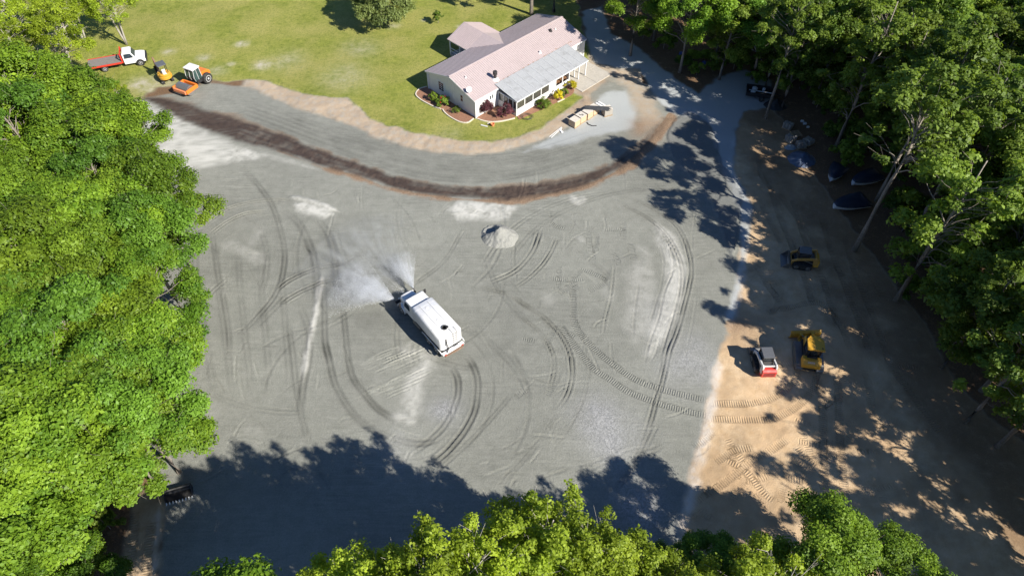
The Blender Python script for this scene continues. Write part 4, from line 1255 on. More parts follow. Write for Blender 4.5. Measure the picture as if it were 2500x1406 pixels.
for i in range(n):
    a, b = SX0 - .1 + (SX1 - SX0 + .2) * i / n, SX0 - .1 + (SX1 - SX0 + .2) * (i + 1) / n
    m = MB()
    m.prism([(0.42, sun_z_in), (SY - .12, sun_z_out), (SY - .12, sun_z_out + .05), (0.42, sun_z_in + .05)], a + .03, b - .03, 'x')
    hpart('roof_panel', m, PANEL)
    m = MB()
    m.prism([(0.42, sun_z_in + .03), (SY - .13, sun_z_out + .03), (SY - .13, sun_z_out + .085), (0.42, sun_z_in + .085)], b - .032, b + .032, 'x')
    hpart('roof_rib', m, RIB)
m = MB()
m.box(SX0 - .1, SX1 + .1, SY - .2, SY - .125, sun_z_out - .06, sun_z_out + .04)
hpart('sunroom_gutter', m, TRIM)
for x, y in ((SX1 - .1, SY + .05), (15.6, SY + .05), (15.6, -2.6)):
    m = MB()
    m.box(x - .06, x + .06, y - .06, y + .06, 0.0, sun_z_out + .02 + (SY + .05 - y) * -0.18)
    hpart('porch_post', m, TRIM)
m = MB()
drs = np.random.RandomState(12)
for k in range(90):                                # dead leaves caught where the two roofs meet
    x = drs.uniform(SX0 + .3, SX1 + 1.5)
    q = drs.uniform(.05, .14)
    y = .46 + abs(drs.normal(0, .09))
    m.box(x - q, x + q, y - q * .4, y + q * .4, RZ_ + .06 - (HW / 2 - y) * sl + .02, RZ_ + .06 - (HW / 2 - y) * sl + .05)
tag(hpart('leaf_debris', m, paint('dead_leaf', (.36, .22, .12), .9, dirt=.5)), kind='stuff')
# ---- back porch wing
PX0, PX1, PY0, PY1, PZ, PRZ = 7.25, 13.35, HW, 13.2, 2.5, 3.72
pm = (PX0 + PX1) / 2
psl = (PRZ - PZ) / ((PX1 - PX0) / 2)
yin_r = HW / 2 + (RZ_ + 0.06 - PRZ - .05) / sl
for s in (-1, 1):
    xe = PX0 - .15 if s < 0 else PX1 + .15
    ze = PZ - .15 * psl + .06
    yin_e = HW + 0.28
    nb = 14
    m = MB()
    r0, r1 = [], []
    ye = PY1 + .25
    quad = [(xe, ye, ze), (pm + s * .001, ye, PRZ + .06), (pm + s * .001, yin_r, PRZ + .06), (xe, yin_e, ze)]
    m.add([Vector(q) for q in quad] + [Vector(q) - Vector((0, 0, .06)) for q in quad], [(0, 1, 2, 3), (7, 6, 5, 4), (0, 4, 5, 1), (1, 5, 6, 2), (2, 6, 7, 3), (3, 7, 4, 0)])
    sp = hpart('porch_roof_slope', m, ROOF)
    m = MB()
    for k in range(1, nb):
        y = ye - (ye - yin_e) * k / nb
        m.prism([(xe, ze + .005), (pm, PRZ + .065), (pm, PRZ + .095), (xe, ze + .035)], y - .03, y + .03, 'y')
    hpart('roof_seam', m, ROOF, sp)
m = MB()
m.prism([(PX0 - .1, PZ - .05), (PX1 + .1, PZ - .05), (pm, PRZ - .02)], PY1 + .05, PY1 + .11, 'y')
hpart('porch_gable', m, WALL)
m = MB()
m.box(PX0, PX0 + .12, PY0, PY1, PZ - .25, PZ - .06)
m.box(PX1 - .12, PX1, PY0, PY1, PZ - .25, PZ - .06)
m.box(PX0 + .12, PX1 - .12, PY1 - .12, PY1, PZ - .25, PZ - .06)
hpart('porch_beam', m, TRIM)
for x in (PX0 + .07, pm, PX1 - .07):
    for y in (PY1 - .07, (PY0 + PY1) / 2):
        if x == pm and y < PY1 - .1:
            continue
        m = MB()
        m.box(x - .07, x + .07, y - .07, y + .07, 0, PZ - .25)
        hpart('porch_post', m, TRIM)
m = MB()
m.box(PX0, PX1, PY0 + .01, PY1, 0.0, 0.35)
hpart('porch_deck', m, CONC)
for z in (0.8, 1.25):
    m = MB()
    m.box(PX0 + .02, PX0 + .08, PY0 + .05, PY1 - .1, z - .04, z + .04)
    hpart('porch_rail', m, TRIM)

# ---- concrete slab under and beyond the open porch
slab = thing('concrete_slab', 'bare concrete slab at the open end of the sunroom', 'slab', (HB.x, HB.y, 0), HROT)
k = 0
for (a, b) in ((13.8, 16.75), (16.79, 19.75)):
    for (c, d) in ((-5.7, -2.95), (-2.91, -0.05)):
        m = MB()
        m.box(a, b, c, d, -0.05, 0.09)
        m.build('slab_panel', CONC, slab, bevel=0.01)

# ---- flower beds with edging blocks
def hworld(x, y, z=0.0):
    return Vector((HB.x + x * math.cos(HROT) - y * math.sin(HROT), HB.y + x * math.sin(HROT) + y * math.cos(HROT), z))
def smooth_line(pts, closed=False, step=0.22):
    out = []
    P = [Vector(p) for p in pts]
    P = [P[0] * 2 - P[1]] + P + [P[-1] * 2 - P[-2]]
    for i in range(1, len(P) - 2):
        n = max(2, int((P[i + 1] - P[i]).length / step))
        for k in range(n):
            t = k / n
            out.append(0.5 * (2 * P[i] + (P[i + 1] - P[i - 1]) * t + (2 * P[i - 1] - 5 * P[i] + 4 * P[i + 1] - P[i + 2]) * t * t + (3 * P[i] - P[i - 1] - 3 * P[i + 1] + P[i + 2]) * t ** 3))
    out.append(P[-2])
    return out
blk = MB().box(-0.095, 0.095, -0.07, 0.07, -0.03, 0.13).mesh('edging_block')
blk.materials.append(EDGING)
def bed(label, edge_px, wall_pts, stones=True):
    line = smooth_line([S(*p) for p in edge_px])
    t = thing('flower_bed', label, 'flower bed', (0, 0, 0))
    poly = [(p.x, p.y) for p in line] + [(p.x, p.y) for p in wall_pts]
    m = MB()
    m.prism(poly, -0.03, 0.075, 'z')
    m.build('mulch', MULCH, t)
    if stones:
        d = 0.0
        for a, b in zip(line[:-1], line[1:]):
            o = link_mesh('edging_block', blk, None, t)
            c = (a + b) / 2
            o.location = (c.x, c.y, 0.0)
            o.rotation_euler = (0, 0, math.atan2((b - a).y, (b - a).x))
            o.scale = ((b - a).length / 0.2, 1, 1 + 0.12 * math.sin(d * 7))
            d += 1
    return t
bed('curved mulch bed with cream edging along the shaded gable wall', [(1042, 213), (1024, 219), (1016, 228), (1018, 237), (1036, 250), (1058, 261), (1077, 268)], [hworld(-0.03, 4.6), hworld(-0.03, 9.1)])
bed('mulch bed with cream edging at the front corner of the gable wall', [(1081, 268), (1085, 275), (1098, 286), (1115, 296), (1132, 301), (1144, 300), (1156, 291)], [hworld(-0.03, 0.2), hworld(-0.03, 4.5)])
bed('half round mulch bed with cream edging in the corner beside the sunroom', [(1165, 291), (1178, 296), (1198, 299), (1220, 298), (1240, 294), (1257, 290)], [hworld(3.8, -3.3), hworld(3.8, -0.03), hworld(0.2, -0.03)])
bed('long bare mulch bed below the sunroom wall', [(1268, 293), (1300, 278), (1336, 262), (1370, 246), (1398, 230), (1402, 214)], [hworld(13.7, -3.45), hworld(3.9, -3.45)], False)

# ---- garden shrubs
def ball(key, seed, r, h, leaves, size, leaf, nc=20, cr=0.3):
    form(key, seed, h, r, 0.0, leaves, size, nc, cr, leaf=leaf, bark=BARK, limbs=5, trunk_r=0.03, shell=0.5, top_bias=0.4)
ball('g_round', 301, 0.55, 1.25, 2200, 0.09, LEAF_SHRUB, 30, 0.28)
ball('g_rose', 302, 0.85, 1.3, 2400, 0.13, LEAF_WOODS, 24, 0.32)
ball('g_thin', 303, 0.6, 0.9, 500, 0.12, LEAF_SHRUB, 12, 0.28)
ball('g_purple', 304, 0.85, 2.1, 2800, 0.14, LEAF_PURPLE, 30, 0.36)
ball('g_purple2', 305, 0.95, 1.5, 2800, 0.13, LEAF_PURPLE, 28, 0.36)
ball('g_low', 306, 0.95, 1.15, 3000, 0.10, LEAF_SHRUB, 30, 0.36)
ball('g_yellow', 307, 0.7, 1.2, 1600, 0.12, LEAF_YELLOW, 18, 0.32)
ball('g_dark', 308, 0.55, 1.0, 1500, 0.10, LEAF_WOODS, 16, 0.28)
for key, px, py, lb in (('g_round', 1061, 246, 'round clipped bright green shrub by the shuttered gable window'), ('g_rose', 1084, 258, 'loose dark rose bush with red blooms beside the round shrub'), ('g_thin', 1114, 275, 'thin small shrub in the corner bed under the gable wall'),
                        ('g_purple', 1186, 279, 'tall purple leaved shrub against the white front wall'), ('g_purple2', 1234, 284, 'round purple leaved shrub at the sunroom door'), ('g_low', 1328, 262, 'low wide green shrub below the sunroom windows'),
                        ('g_yellow', 1362, 240, 'bright yellow flowering shrub in the middle of the long bed'), ('g_dark', 1376, 234, 'small dark green shrub between the two yellow shrubs'), ('g_yellow', 1391, 219, 'upright yellow shrub at the slab end of the long bed')):
    q = S(px, py)
    plant(key, q.x, q.y, 1.0, None, lb, 'shrub', name='garden_shrub', zs=1.0)
RED = paint('rose_red', (0.62, 0.035, 0.025), 0.5, dirt=0)
q = S(1084, 258)
rose = [o for o in bpy.data.objects if o.name.startswith('garden_shrub') and 'rose bush' in o.get('label', '')][0]
for k in range(14):
    m = MB()
    a = trng.uniform(0, 6.28)
    m.lathe((0.7 * math.cos(a) * trng.uniform(.3, 1), 0.7 * math.sin(a) * trng.uniform(.3, 1), trng.uniform(0.75, 1.25)), (0, 0, 1), [(0, .02), (.03, .08), (.07, .09), (.10, .03)], 8)
    m.build('bloom', RED, rose)
# ================================================================== MACHINES
WHITE = paint('truck_white', (0.78, 0.78, 0.77), 0.35, dirt=0.4, dirtcol=(0.46, 0.43, 0.37), coat=0.3, scale=1.2, vary=0.03)
RUBBER = paint('rubber', (0.026, 0.025, 0.024), 0.85, dirt=0.7, dirtcol=(0.16, 0.145, 0.12), scale=4)
STEEL = paint('bare_steel', (0.22, 0.215, 0.205), 0.45, 0.6, dirt=0.5, dirtcol=(0.14, 0.10, 0.07), scale=3)
BLACK = paint('black_paint', (0.022, 0.022, 0.024), 0.5, dirt=0.35, dirtcol=(0.10, 0.09, 0.075))
YELLOW = paint('machine_yellow', (0.62, 0.335, 0.035), 0.45, dirt=0.6, dirtcol=(0.30, 0.22, 0.12), scale=1.6, vary=0.06)
TAN = paint('machine_ochre', (0.50, 0.285, 0.07), 0.5, dirt=0.45, dirtcol=(0.24, 0.18, 0.12), scale=1.8)
CREAM = paint('machine_cream', (0.52, 0.46, 0.34), 0.5, dirt=0.4, dirtcol=(0.25, 0.2, 0.14))
ORANGE = paint('machine_orange', (0.80, 0.20, 0.025), 0.42, dirt=0.3, dirtcol=(0.45, 0.25, 0.14), scale=1.6, vary=0.06)
SALMON = paint('faded_orange', (0.82, 0.28, 0.12), 0.5, dirt=0.3, dirtcol=(0.5, 0.3, 0.2))
REDP = paint('truck_red', (0.62, 0.045, 0.025), 0.45, dirt=0.3, dirtcol=(0.33, 0.12, 0.07), scale=1.6)
LOADER_W = paint('loader_white', (0.66, 0.66, 0.64), 0.45, dirt=0.4, dirtcol=(0.34, 0.30, 0.24), scale=1.5)
RUST = paint('rusty_steel', (0.24, 0.16, 0.11), 0.8, 0.2, dirt=0.6, dirtcol=(0.45, 0.33, 0.2), scale=4)
DRUMSTEEL = paint('drum_steel', (0.36, 0.35, 0.33), 0.4, 0.7, dirt=0.5, dirtcol=(0.30, 0.27, 0.22), scale=2)
RIMW = paint('white_rim', (0.62, 0.62, 0.60), 0.5, dirt=0.5)
CABROOF = paint('smoked_roof', (0.12, 0.125, 0.135), 0.22, dirt=0.4, dirtcol=(0.22, 0.20, 0.18), scale=2)
WINDSCREEN = glass('windscreen', (0.02, 0.03, 0.04), 0.03)

def wheel(parent, x, y, r, w_, out, rim=RIMW, dual=False):
    """axle along y; out = +1/-1 outer side"""
    m = MB()
    y0, y1 = y - w_ / 2, y + w_ / 2
    m.lathe((x, y0, r), (0, 1, 0), [(0, r * .58), (0.0, r * .86), (w_ * .10, r * .97), (w_ * .3, r), (w_ * .7, r), (w_ * .90, r * .97), (w_, r * .86), (w_, r * .58)], 26)
    wh = m.build('wheel', RUBBER, parent, smooth=False)
    m = MB()
    yo = y + out * w_ * 0.5
    m.lathe((x, yo - out * 0.10, r), (0, out, 0), [(0, r * .585), (0.104, r * .585), (0.112, r * .52), (0.03, r * .44), (0.03, r * .20), (0.12, r * .17), (0.13, r * .10)], 20)
    m.build('rim', rim, wh)
    m = MB()
    for k in range(8):
        a = 2 * math.pi * k / 8
        m.cyl((x + r * .32 * math.cos(a), yo - out * .08, r + r * .32 * math.sin(a)), (x + r * .32 * math.cos(a), yo - out * .055, r + r * .32 * math.sin(a)), 0.018, n=6)
    tag(m.build('wheel_nuts', STEEL, wh), kind='stuff')
    return wh

def crawler(parent, x0, x1, y, w_, h, mat, pitch=0.18, grouser=0.035, z=0.0):
    """rubber or steel track round a flattened loop; ribs across"""
    r = h / 2
    def loop(off):
        pts = []
        L = (x1 - x0) - 2 * r
        per = 2 * L + 2 * math.pi * r
        n = int(per / pitch)
        for k in range(n * 2):
            s = per * k / (n * 2)
            o = off if k % 2 == 0 else 0.0
            if s < L:
                p = (x0 + r + s, h + o)
            elif s < L + math.pi * r:
                a = math.pi / 2 - (s - L) / r
                p = (x1 - r + (r + o) * math.cos(a), r + (r + o) * math.sin(a))
            elif s < 2 * L + math.pi * r:
                p = (x1 - r - (s - L - math.pi * r), 0.0 - 0 * o)
            else:
                a = -math.pi / 2 - (s - 2 * L - math.pi * r) / r
                p = (x0 + r + (r + o) * math.cos(a), r + (r + o) * math.sin(a))
            pts.append((p[0], max(p[1], 0) + z))
        return pts
    m = MB()
    m.prism(loop(grouser), y - w_ / 2, y + w_ / 2, 'y')
    t = m.build('track', mat, parent)
    s = 1 if y > 0 else -1
    for q in (x0 + r, x1 - r):
        m = MB()
        m.lathe((q, y + s * (w_ / 2 - 0.02), r + z), (0, s, 0), [(0, r * .72), (0.05, r * .72), (0.05, r * .4), (0.09, r * .35)], 16)
        m.build('idler', STEEL, t)
    return t

# ------------------------------------------------------------------ water truck
wt = thing('water_truck', 'white tandem axle water truck spraying the gravel yard from its front nozzles', 'truck', (-7.8, 41.0, 0), math.atan2(0.784, -0.62))
m = MB()
for y in (-0.42, 0.42):
    m.box(-3.7, 3.9, y - .06, y + .06, 0.72, 0.98)
m.box(-3.7, 3.9, -0.36, 0.36, 0.76, 0.90)
m.build('chassis', BLACK, wt)
sec = lambda x, s=1.0, dz=0: [(x, p[0], p[1] + dz) for p in rounded(-1.2 * s, 1.2 * s, 2.05 - 0.95 * s, 2.05 + 0.95 * s, 0.32, 6)]
m = MB()
m.loft([sec(-3.62, 0.93), sec(-3.52, 1.0), sec(0.98, 1.0), sec(1.08, 0.94)])
tk = m.build('tank', WHITE, wt, smooth=False)
for p in tk.data.polygons:
    p.use_smooth = abs(p.normal.x) < 0.6
for x in (-2.2, -0.8, 0.5):
    m = MB()
    m.loft([sec(x - .03, 1.008), sec(x + .03, 1.008)], False)
    m.build('tank_band', WHITE, tk)
m = MB()
m.lathe((-2.75, 0.05, 2.98), (0, 0, 1), [(0, .30), (.10, .30), (.10, .22), (.02, .2)], 20)
m.build('manhole', STEEL, tk)
m = MB()
m.lathe((-2.82, -0.16, 3.10), (0.1, -0.5, 0.85), [(0, .19), (.03, .19), (.05, .08)], 18)
m.build('manhole_lid', BLACK, tk)
m = MB()
for y in (-0.62, -0.18):
    m.tube([(-3.72, y, 0.85), (-3.74, y, 2.95), (-3.45, y, 3.12), (-3.1, y, 3.05)], 0.025, 6)
for k in range(7):
    m.cyl((-3.73, -0.62, 1.0 + .3 * k), (-3.73, -0.18, 1.0 + .3 * k), 0.02, n=6)
m.build('ladder', STEEL, wt)
m = MB()
for y in (-0.45, 0.45):
    m.box(-2.2, 0.8, y - .02, y + .02, 2.99, 3.04)
tag(m.build('walkway_rib', LOADER_W, tk), kind='stuff')
m = MB()
m.tube([(-3.66, 0.55, 2.6), (-3.8, 0.6, 2.0), (-3.78, 0.45, 1.3), (-3.85, 0.7, .95)], 0.06, 8)
m.build('fill_hose', BLACK, wt, smooth=True)
m = MB()
m.tube([(-3.4, 1.235, 1.5), (-1.5, 1.24, 1.42), (0.4, 1.235, 1.5), (0.95, 1.1, 1.3)], 0.035, 6)
m.build('side_hose', BLACK, wt, smooth=True)
for x in (-1.6, 0.2):
    m = MB()
    m.lathe((x, 0, 2.98), (0, 0, 1), [(0, .16), (.05, .16), (.06, .05)], 14)
    m.build('vent_cap', LOADER_W, tk)
m = MB()
m.box(-3.95, -3.62, -1.18, 1.18, 0.80, 0.95)
m.build('rear_deck', WHITE, wt, bevel=.01)
m = MB()
m.box(-4.02, -3.80, -1.05, 1.0, 0.55, 0.70)
m.tube([(-4.05, -0.9, .62), (-4.05, 0.1, .62)], 0.06, 8)
m.build('rear_bumper', RUST, wt)
for y in (-0.95, 0.95):
    m = MB()
    m.box(-4.0, -3.93, y - .12, y + .12, 0.83, 0.93)
    m.build('tail_light', REDP, wt)
for s in (-1, 1):
    m = MB()
    m.tube([(-3.85, s * 1.24, 1.02), (-3.6, s * 1.27, 1.16), (-0.9, s * 1.27, 1.16), (-0.55, s * 1.25, 1.02)], 0.055, 8)
    m.box(-3.6, -0.85, s * 1.24 - .05, s * 1.24 + .05, 1.08, 1.13)
    m.build('fender_rail', LOADER_W, wt)
    for x in (-2.75, -1.4):
        wheel(wt, x, s * 0.98, 0.50, 0.48, s)
    wheel(wt, 3.3, s * 1.02, 0.50, 0.30, s)
    m = MB()
    m.cyl((0.1, s * 0.85, 0.62), (1.35, s * 0.85, 0.62), 0.28, n=16)
    m.build('fuel_tank', STEEL if s > 0 else BLACK, wt)
# cab
m = MB()
cab = [(1.28, 0.85), (2.85, 0.85), (2.92, 1.62), (2.60, 2.52), (2.40, 2.66), (1.42, 2.68), (1.28, 2.55)]
rings = []
for y, sc in ((-1.06, .93), (-1.0, 1.0), (1.0, 1.0), (1.06, .93)):
    rings.append([(2.08 + (x - 2.08) * (sc if z > 1.7 else 1), y * (0.94 if z > 1.7 else 1), 1.7 + (z - 1.7) * (sc if z > 1.7 else 1)) for x, z in cab])
m.loft(rings)
cb = m.build('cab', WHITE, wt, bevel=0.05, seg=3)
m = MB()
m.add([(2.945, -0.93, 1.66), (2.945, 0.93, 1.66), (2.655, 0.84, 2.46), (2.655, -0.84, 2.46)], [(0, 1, 2, 3)])
m.build('windscreen', WINDSCREEN, cb)
for s in (-1, 1):
    m = MB()
    m.add([(1.75, s * 1.075, 1.66), (2.72, s * 1.075, 1.66), (2.50, s * 1.03, 2.40), (1.80, s * 1.03, 2.42)], [(0, 1, 2, 3)])
    m.build('door_window', WINDSCREEN, cb)
    m = MB()
    m.tube([(2.75, s * 1.05, 2.2), (2.85, s * 1.42, 2.2), (2.85, s * 1.42, 1.6)], 0.02, 6)
    mr = m.build('mirror_arm', BLACK, cb)
    m = MB()
    m.box(2.80, 2.88, s * 1.42 - .11, s * 1.42 + .11, 1.65, 2.15)
    m.build('mirror', BLACK, mr, bevel=.02)
# hood with sloped nose and flared fenders
m = MB()
def hood_ring(x, hw, zt, zb=0.95):
    return [(x, y, z) for y, z in [(-hw, zb), (hw, zb), (hw, zt - .28), (hw * .82, zt - .06), (hw * .35, zt), (-hw * .35, zt), (-hw * .82, zt - .06), (-hw, zt - .28)]]
m.loft([hood_ring(2.88, 0.92, 1.72), hood_ring(3.5, 0.82, 1.66), hood_ring(4.05, 0.72, 1.56), hood_ring(4.2, 0.64, 1.44)])
hd = m.build('hood', WHITE, wt, bevel=0.03)
for s in (-1, 1):
    m = MB()
    arc = []
    for k in range(9):
        a = math.pi * (1.02 - k / 8 * 1.04)
        arc.append((3.3 + .66 * math.cos(a), 0.55 + .66 * math.sin(a)))
    inner = [(3.3 + (x - 3.3) * .9, .55 + (z - .55) * .9) for x, z in arc][::-1]
    y0, y1 = sorted((s * 0.72, s * 1.2))
    m.prism(arc + inner, y0, y1, 'y')
    m.build('fender', WHITE, hd, bevel=.02)
    m = MB()
    m.lathe((4.12, s * 0.78, 1.18), (1, 0, 0), [(0, .10), (.05, .12), (.08, .09)], 12)
    m.build('headlight', RIMW, hd)
m = MB()
m.box(4.2, 4.26, -0.5, 0.5, 0.95, 1.36)
m.build('grille', BLACK, hd)
m = MB()
m.box(4.22, 4.42, -1.18, 1.18, 0.52, 0.80)
m.build('front_bumper', BLACK, wt, bevel=.03)
for s in (-1, 1):
    m = MB()
    m.lathe((4.38, s * 1.05, 0.86), (0.8, s * .55, 0.1), [(-.05, .05), (.12, .06), (.18, .13), (.20, .13)], 10)
    m.build('spray_nozzle', STEEL, wt)

# ------------------------------------------------------------------ bulldozer
pL = S(1949, 862, 0.7)
hd_ = R(79)
dzc = Vector((pL.x + 0.92 * math.sin(hd_), pL.y - 0.92 * math.cos(hd_), 0))
dz = thing('bulldozer', 'yellow crawler bulldozer with its blade turned on the shaded dirt', 'bulldozer', dzc, hd_)
for s in (-1, 1):
    crawler(dz, -1.55, 1.45, s * 0.92, 0.60, 0.86, STEEL, 0.19, 0.05)
m = MB()
m.box(-1.45, 1.5, -0.58, 0.58, 0.35, 1.0)
m.build('main_frame', BLACK, dz)
m = MB()
m.loft([[(x, y, z) for y, z in ((-.5 * q, 0.9), (.5 * q, 0.9), (.5 * q, zt - .1), (.4 * q, zt), (-.4 * q, zt), (-.5 * q, zt - .1))] for x, q, zt in ((0.35, 1.0, 1.62), (1.0, .95, 1.56), (1.62, .85, 1.42), (1.66, .8, 1.3))])
m.build('engine_hood', YELLOW, dz, bevel=.02)
m = MB()
m.box(0.75, 1.35, -0.3, 0.34, 1.56, 1.70)
m.cyl((1.0, -0.18, 1.6), (1.0, -0.18, 2.25), 0.05)
m.build('exhaust', BLACK, dz)
m = MB()
m.box(-0.75, 0.35, -0.62, 0.62, 1.0, 1.45)
for x, y in ((-0.72, -.6), (-.72, .6), (.32, -.6), (.32, .6)):
    m.box(x - .05, x + .05, y - .05, y + .05, 1.45, 2.62)
m.build('cab_frame', BLACK, dz)
m = MB()
m.box(-0.68, 0.28, -.575, .575, 1.5, 2.55)
m.build('cab_glass', GLASS, dz)
m = MB()
m.prism([(-1.0, -.74), (-1.0, .74), (0.15, .74), (0.62, .40), (0.62, -.40), (0.15, -.74)], 2.62, 2.80, 'z')
rf = m.build('cab_roof', YELLOW, dz, bevel=.03)
m = MB()
m.cyl((-0.75, -0.52, 2.79), (-0.75, -0.52, 2.83), 0.07)
m.build('roof_plug', BLACK, rf)
m = MB()
m.prism([(-1.62, .75), (-0.72, .75), (-0.72, 1.5), (-1.30, 1.52), (-1.62, 1.25)], -0.82, 0.82, 'y')
rear = m.build('rear_tank', YELLOW, dz, bevel=.06, seg=3)
m = MB()
m.box(-1.0, -0.74, -0.45, 0.45, 1.50, 1.56)
m.build('rear_grille', BLACK, rear)
m = MB()
m.box(-1.66, -1.60, -0.25, 0.6, 0.55, 0.78)
m.build('drawbar', BLACK, dz)
cu = bpy.data.curves.new('lettering_curve', 'FONT')
cu.body = 'DEERE'
cu.size = 0.22
cu.align_x = 'CENTER'
cu.extrude = 0.004
tmp = bpy.data.objects.new('lettering_curve', cu)
COL.objects.link(tmp)
me = bpy.data.meshes.new_from_object(tmp.evaluated_get(bpy.context.evaluated_depsgraph_get()))
bpy.data.objects.remove(tmp)
me.name = 'maker_lettering'
me.materials.clear()
tx = link_mesh('maker_lettering', me, TRIM, rear)
tag(tx, kind='stuff')
tx.rotation_euler = (R(42), 0, R(-90))
tx.location = (-1.50, 0.08, 1.37)
# angled blade and push arms
MBl = Matrix.Translation((2.35, 0.05, 0)) @ Matrix.Rotation(R(14), 4, 'Z')
m = MB()
bl = [(0.22, 0.06), (0.06, 0.25), (0.0, 0.55), (0.05, 0.85), (0.22, 1.02), (0.27, 1.0), (0.12, .82), (0.07, .55), (.13, .27), (.27, .08)]
m.prism(bl, -1.45, 1.45, 'y', MBl)
bld = m.build('blade', YELLOW, dz)
m = MB()
m.box(0.2, 0.29, -1.47, 1.47, 0.0, 0.09, MBl)
m.build('cutting_edge', STEEL, bld)
for y in (-0.55, 0.55):
    m = MB()
    m.box(-0.25, 0.04, y - .14, y + .14, 0.25, 0.95, MBl)
    m.build('blade_bracket', YELLOW, bld, bevel=.02)
    m = MB()
    m.tube([(1.45, y * .7, 1.25), (2.2, y, 0.8)], 0.05, 8)
    m.build('lift_cylinder', STEEL, dz)
m = MB()
m.tube([(0.9, -.62, .42), (1.9, -.62, .36), (2.25, -.2, .4)], 0.11, 8)
m.tube([(0.9, .62, .42), (1.9, .62, .36), (2.25, .2, .4)], 0.11, 8)
m.build('push_frame', YELLOW, dz)

# ------------------------------------------------------------------ compact track loaders
def track_loader(label, loc, rz_, body, accent, bucket_mat, raised=0.0, tooth=True):
    t = thing('track_loader', label, 'track loader', loc, rz_)
    for s in (-1, 1):
        crawler(t, -1.0, 0.85, s * 0.72, 0.42, 0.68, RUBBER, 0.14, 0.03)
        m = MB()
        m.box(-0.85, 0.7, s * 0.72 - .16, s * 0.72 + .16, 0.18, 0.5)
        m.build('track_frame', STEEL, t)
    m = MB()
    m.prism([(-1.05, .32), (0.75, .32), (0.75, .75), (-.2, .95), (-1.25, 1.15), (-1.35, .55)], -0.49, 0.49, 'y')
    m.build('body', BLACK, t, bevel=.02)
    # tail with engine door and hood louvres
    m = MB()
    m.prism([(-1.62, .45), (-1.10, .40), (-1.10, 1.32), (-1.40, 1.34), (-1.62, 1.18)], -0.66, 0.66, 'y')
    tl = m.build('engine_door', accent, t, bevel=.05, seg=3)
    m = MB()
    for k in range(4):
        m.box(-1.635, -1.60, -0.5, 0.5, 0.58 + .15 * k, 0.64 + .15 * k)
    m.build('tail_louvre', BLACK, tl)
    m = MB()
    m.prism([(-1.09, 1.0), (-0.55, 1.0), (-0.55, 1.36), (-1.09, 1.30)], -0.45, 0.45, 'y')
    hd2 = m.build('engine_hood', BLACK, t)
    m = MB()
    for k in range(5):
        m.box(-1.05 + .1 * k, -1.0 + .1 * k, -0.38, 0.38, 1.30 + .011 * k, 1.36 + .011 * k)
    m.build('hood_louvre', STEEL, hd2)
    # cab
    m = MB()
    m.prism([(-0.52, .9), (0.62, .8), (0.52, 1.95), (-0.52, 2.0)], -0.45, 0.45, 'y')
    m.build('cab', GLASS, t)
    m = MB()
    for x, y in ((-.5, -.45), (-.5, .45), (.55, -.45), (.55, .45)):
        m.box(x - .05, x + .05, y - .05, y + .05, .8, 1.97)
    m.build('cab_post', BLACK, t)
    m = MB()
    m.box(-0.6, 0.6, -.52, .52, 1.97, 2.06)
    m.build('cab_roof', CABROOF, t, bevel=.04, seg=3)
    # lift arms: tower behind, boom along the cab, elbow down to the bucket
    for s in (-1, 1):
        y0, y1 = sorted((s * .53, s * .68))
        m = MB()
        m.prism([(-1.45, .7), (-1.02, .7), (-0.92, 1.5), (-1.12, 1.72), (-1.38, 1.6)], y0, y1, 'y')
        m.build('arm_tower', body, t, bevel=.02)
        m = MB()
        m.prism([(-1.25, 1.40), (-1.15, 1.66), (0.55, 1.30), (1.05, 0.95), (1.18, .42), (1.0, .38), (.88, .82), (.45, 1.05)], y0 + .02 * s, y1 + .02 * s, 'y')
        m.build('lift_arm', body, t, bevel=.015)
        m = MB()
        m.tube([(-1.0, s * .60, .8), (0.2, s * .60, 1.2)], .045, 8)
        m.build('lift_cylinder', STEEL, t)
    m = MB()
    m.box(-1.22, -1.1, -.53, .53, 1.48, 1.60)
    m.build('cross_tube', body, t)
    m = MB()
    m.box(0.98, 1.1, -.55, .55, .45, .62)
    m.build('cross_tube', body, t)
    # bucket
    m = MB()
    z = raised
    out = [(1.15, .70 + z), (1.12, .12 + z), (1.25, .03 + z), (1.95, .0 + z), (1.97, .04 + z), (1.28, .09 + z), (1.19, .16 + z), (1.22, .68 + z), (1.38, .75 + z), (1.37, .79 + z)]
    m.prism(out, -.92, .92, 'y')
    b = m.build('bucket', bucket_mat, t)
    for s in (-1, 1):
        y0, y1 = sorted((s * .92, s * .945))
        m = MB()
        m.prism([(1.13, .12 + z), (1.25, .03 + z), (1.95, .0 + z), (1.37, .77 + z), (1.15, .70 + z)], y0, y1, 'y')
        m.build('bucket_side', bucket_mat, b)
    if tooth:
        for k in range(7):
            y = -.84 + 1.68 * k / 6
            m = MB()
            m.prism([(1.90, -0.0 + z), (2.10, -0.0 + z), (1.92, .06 + z)], y - .04, y + .04, 'y')
            m.build('tooth', STEEL, b)
    return t
pc = S(1864, 884, 0.5)
track_loader('white compact track loader with red tail and toothed bucket on the shaded dirt', (pc.x, pc.y, 0), R(91), LOADER_W, paint('loader_red', (0.58, 0.05, 0.04), 0.45, dirt=0.35, dirtcol=(0.5, 0.35, 0.3)), STEEL)
pc = S(1957, 634, 0.6)
track_loader('ochre compact track loader with smooth bucket facing the gravel at the woods edge', (pc.x, pc.y, 0), R(168), TAN, YELLOW, STEEL, tooth=False)

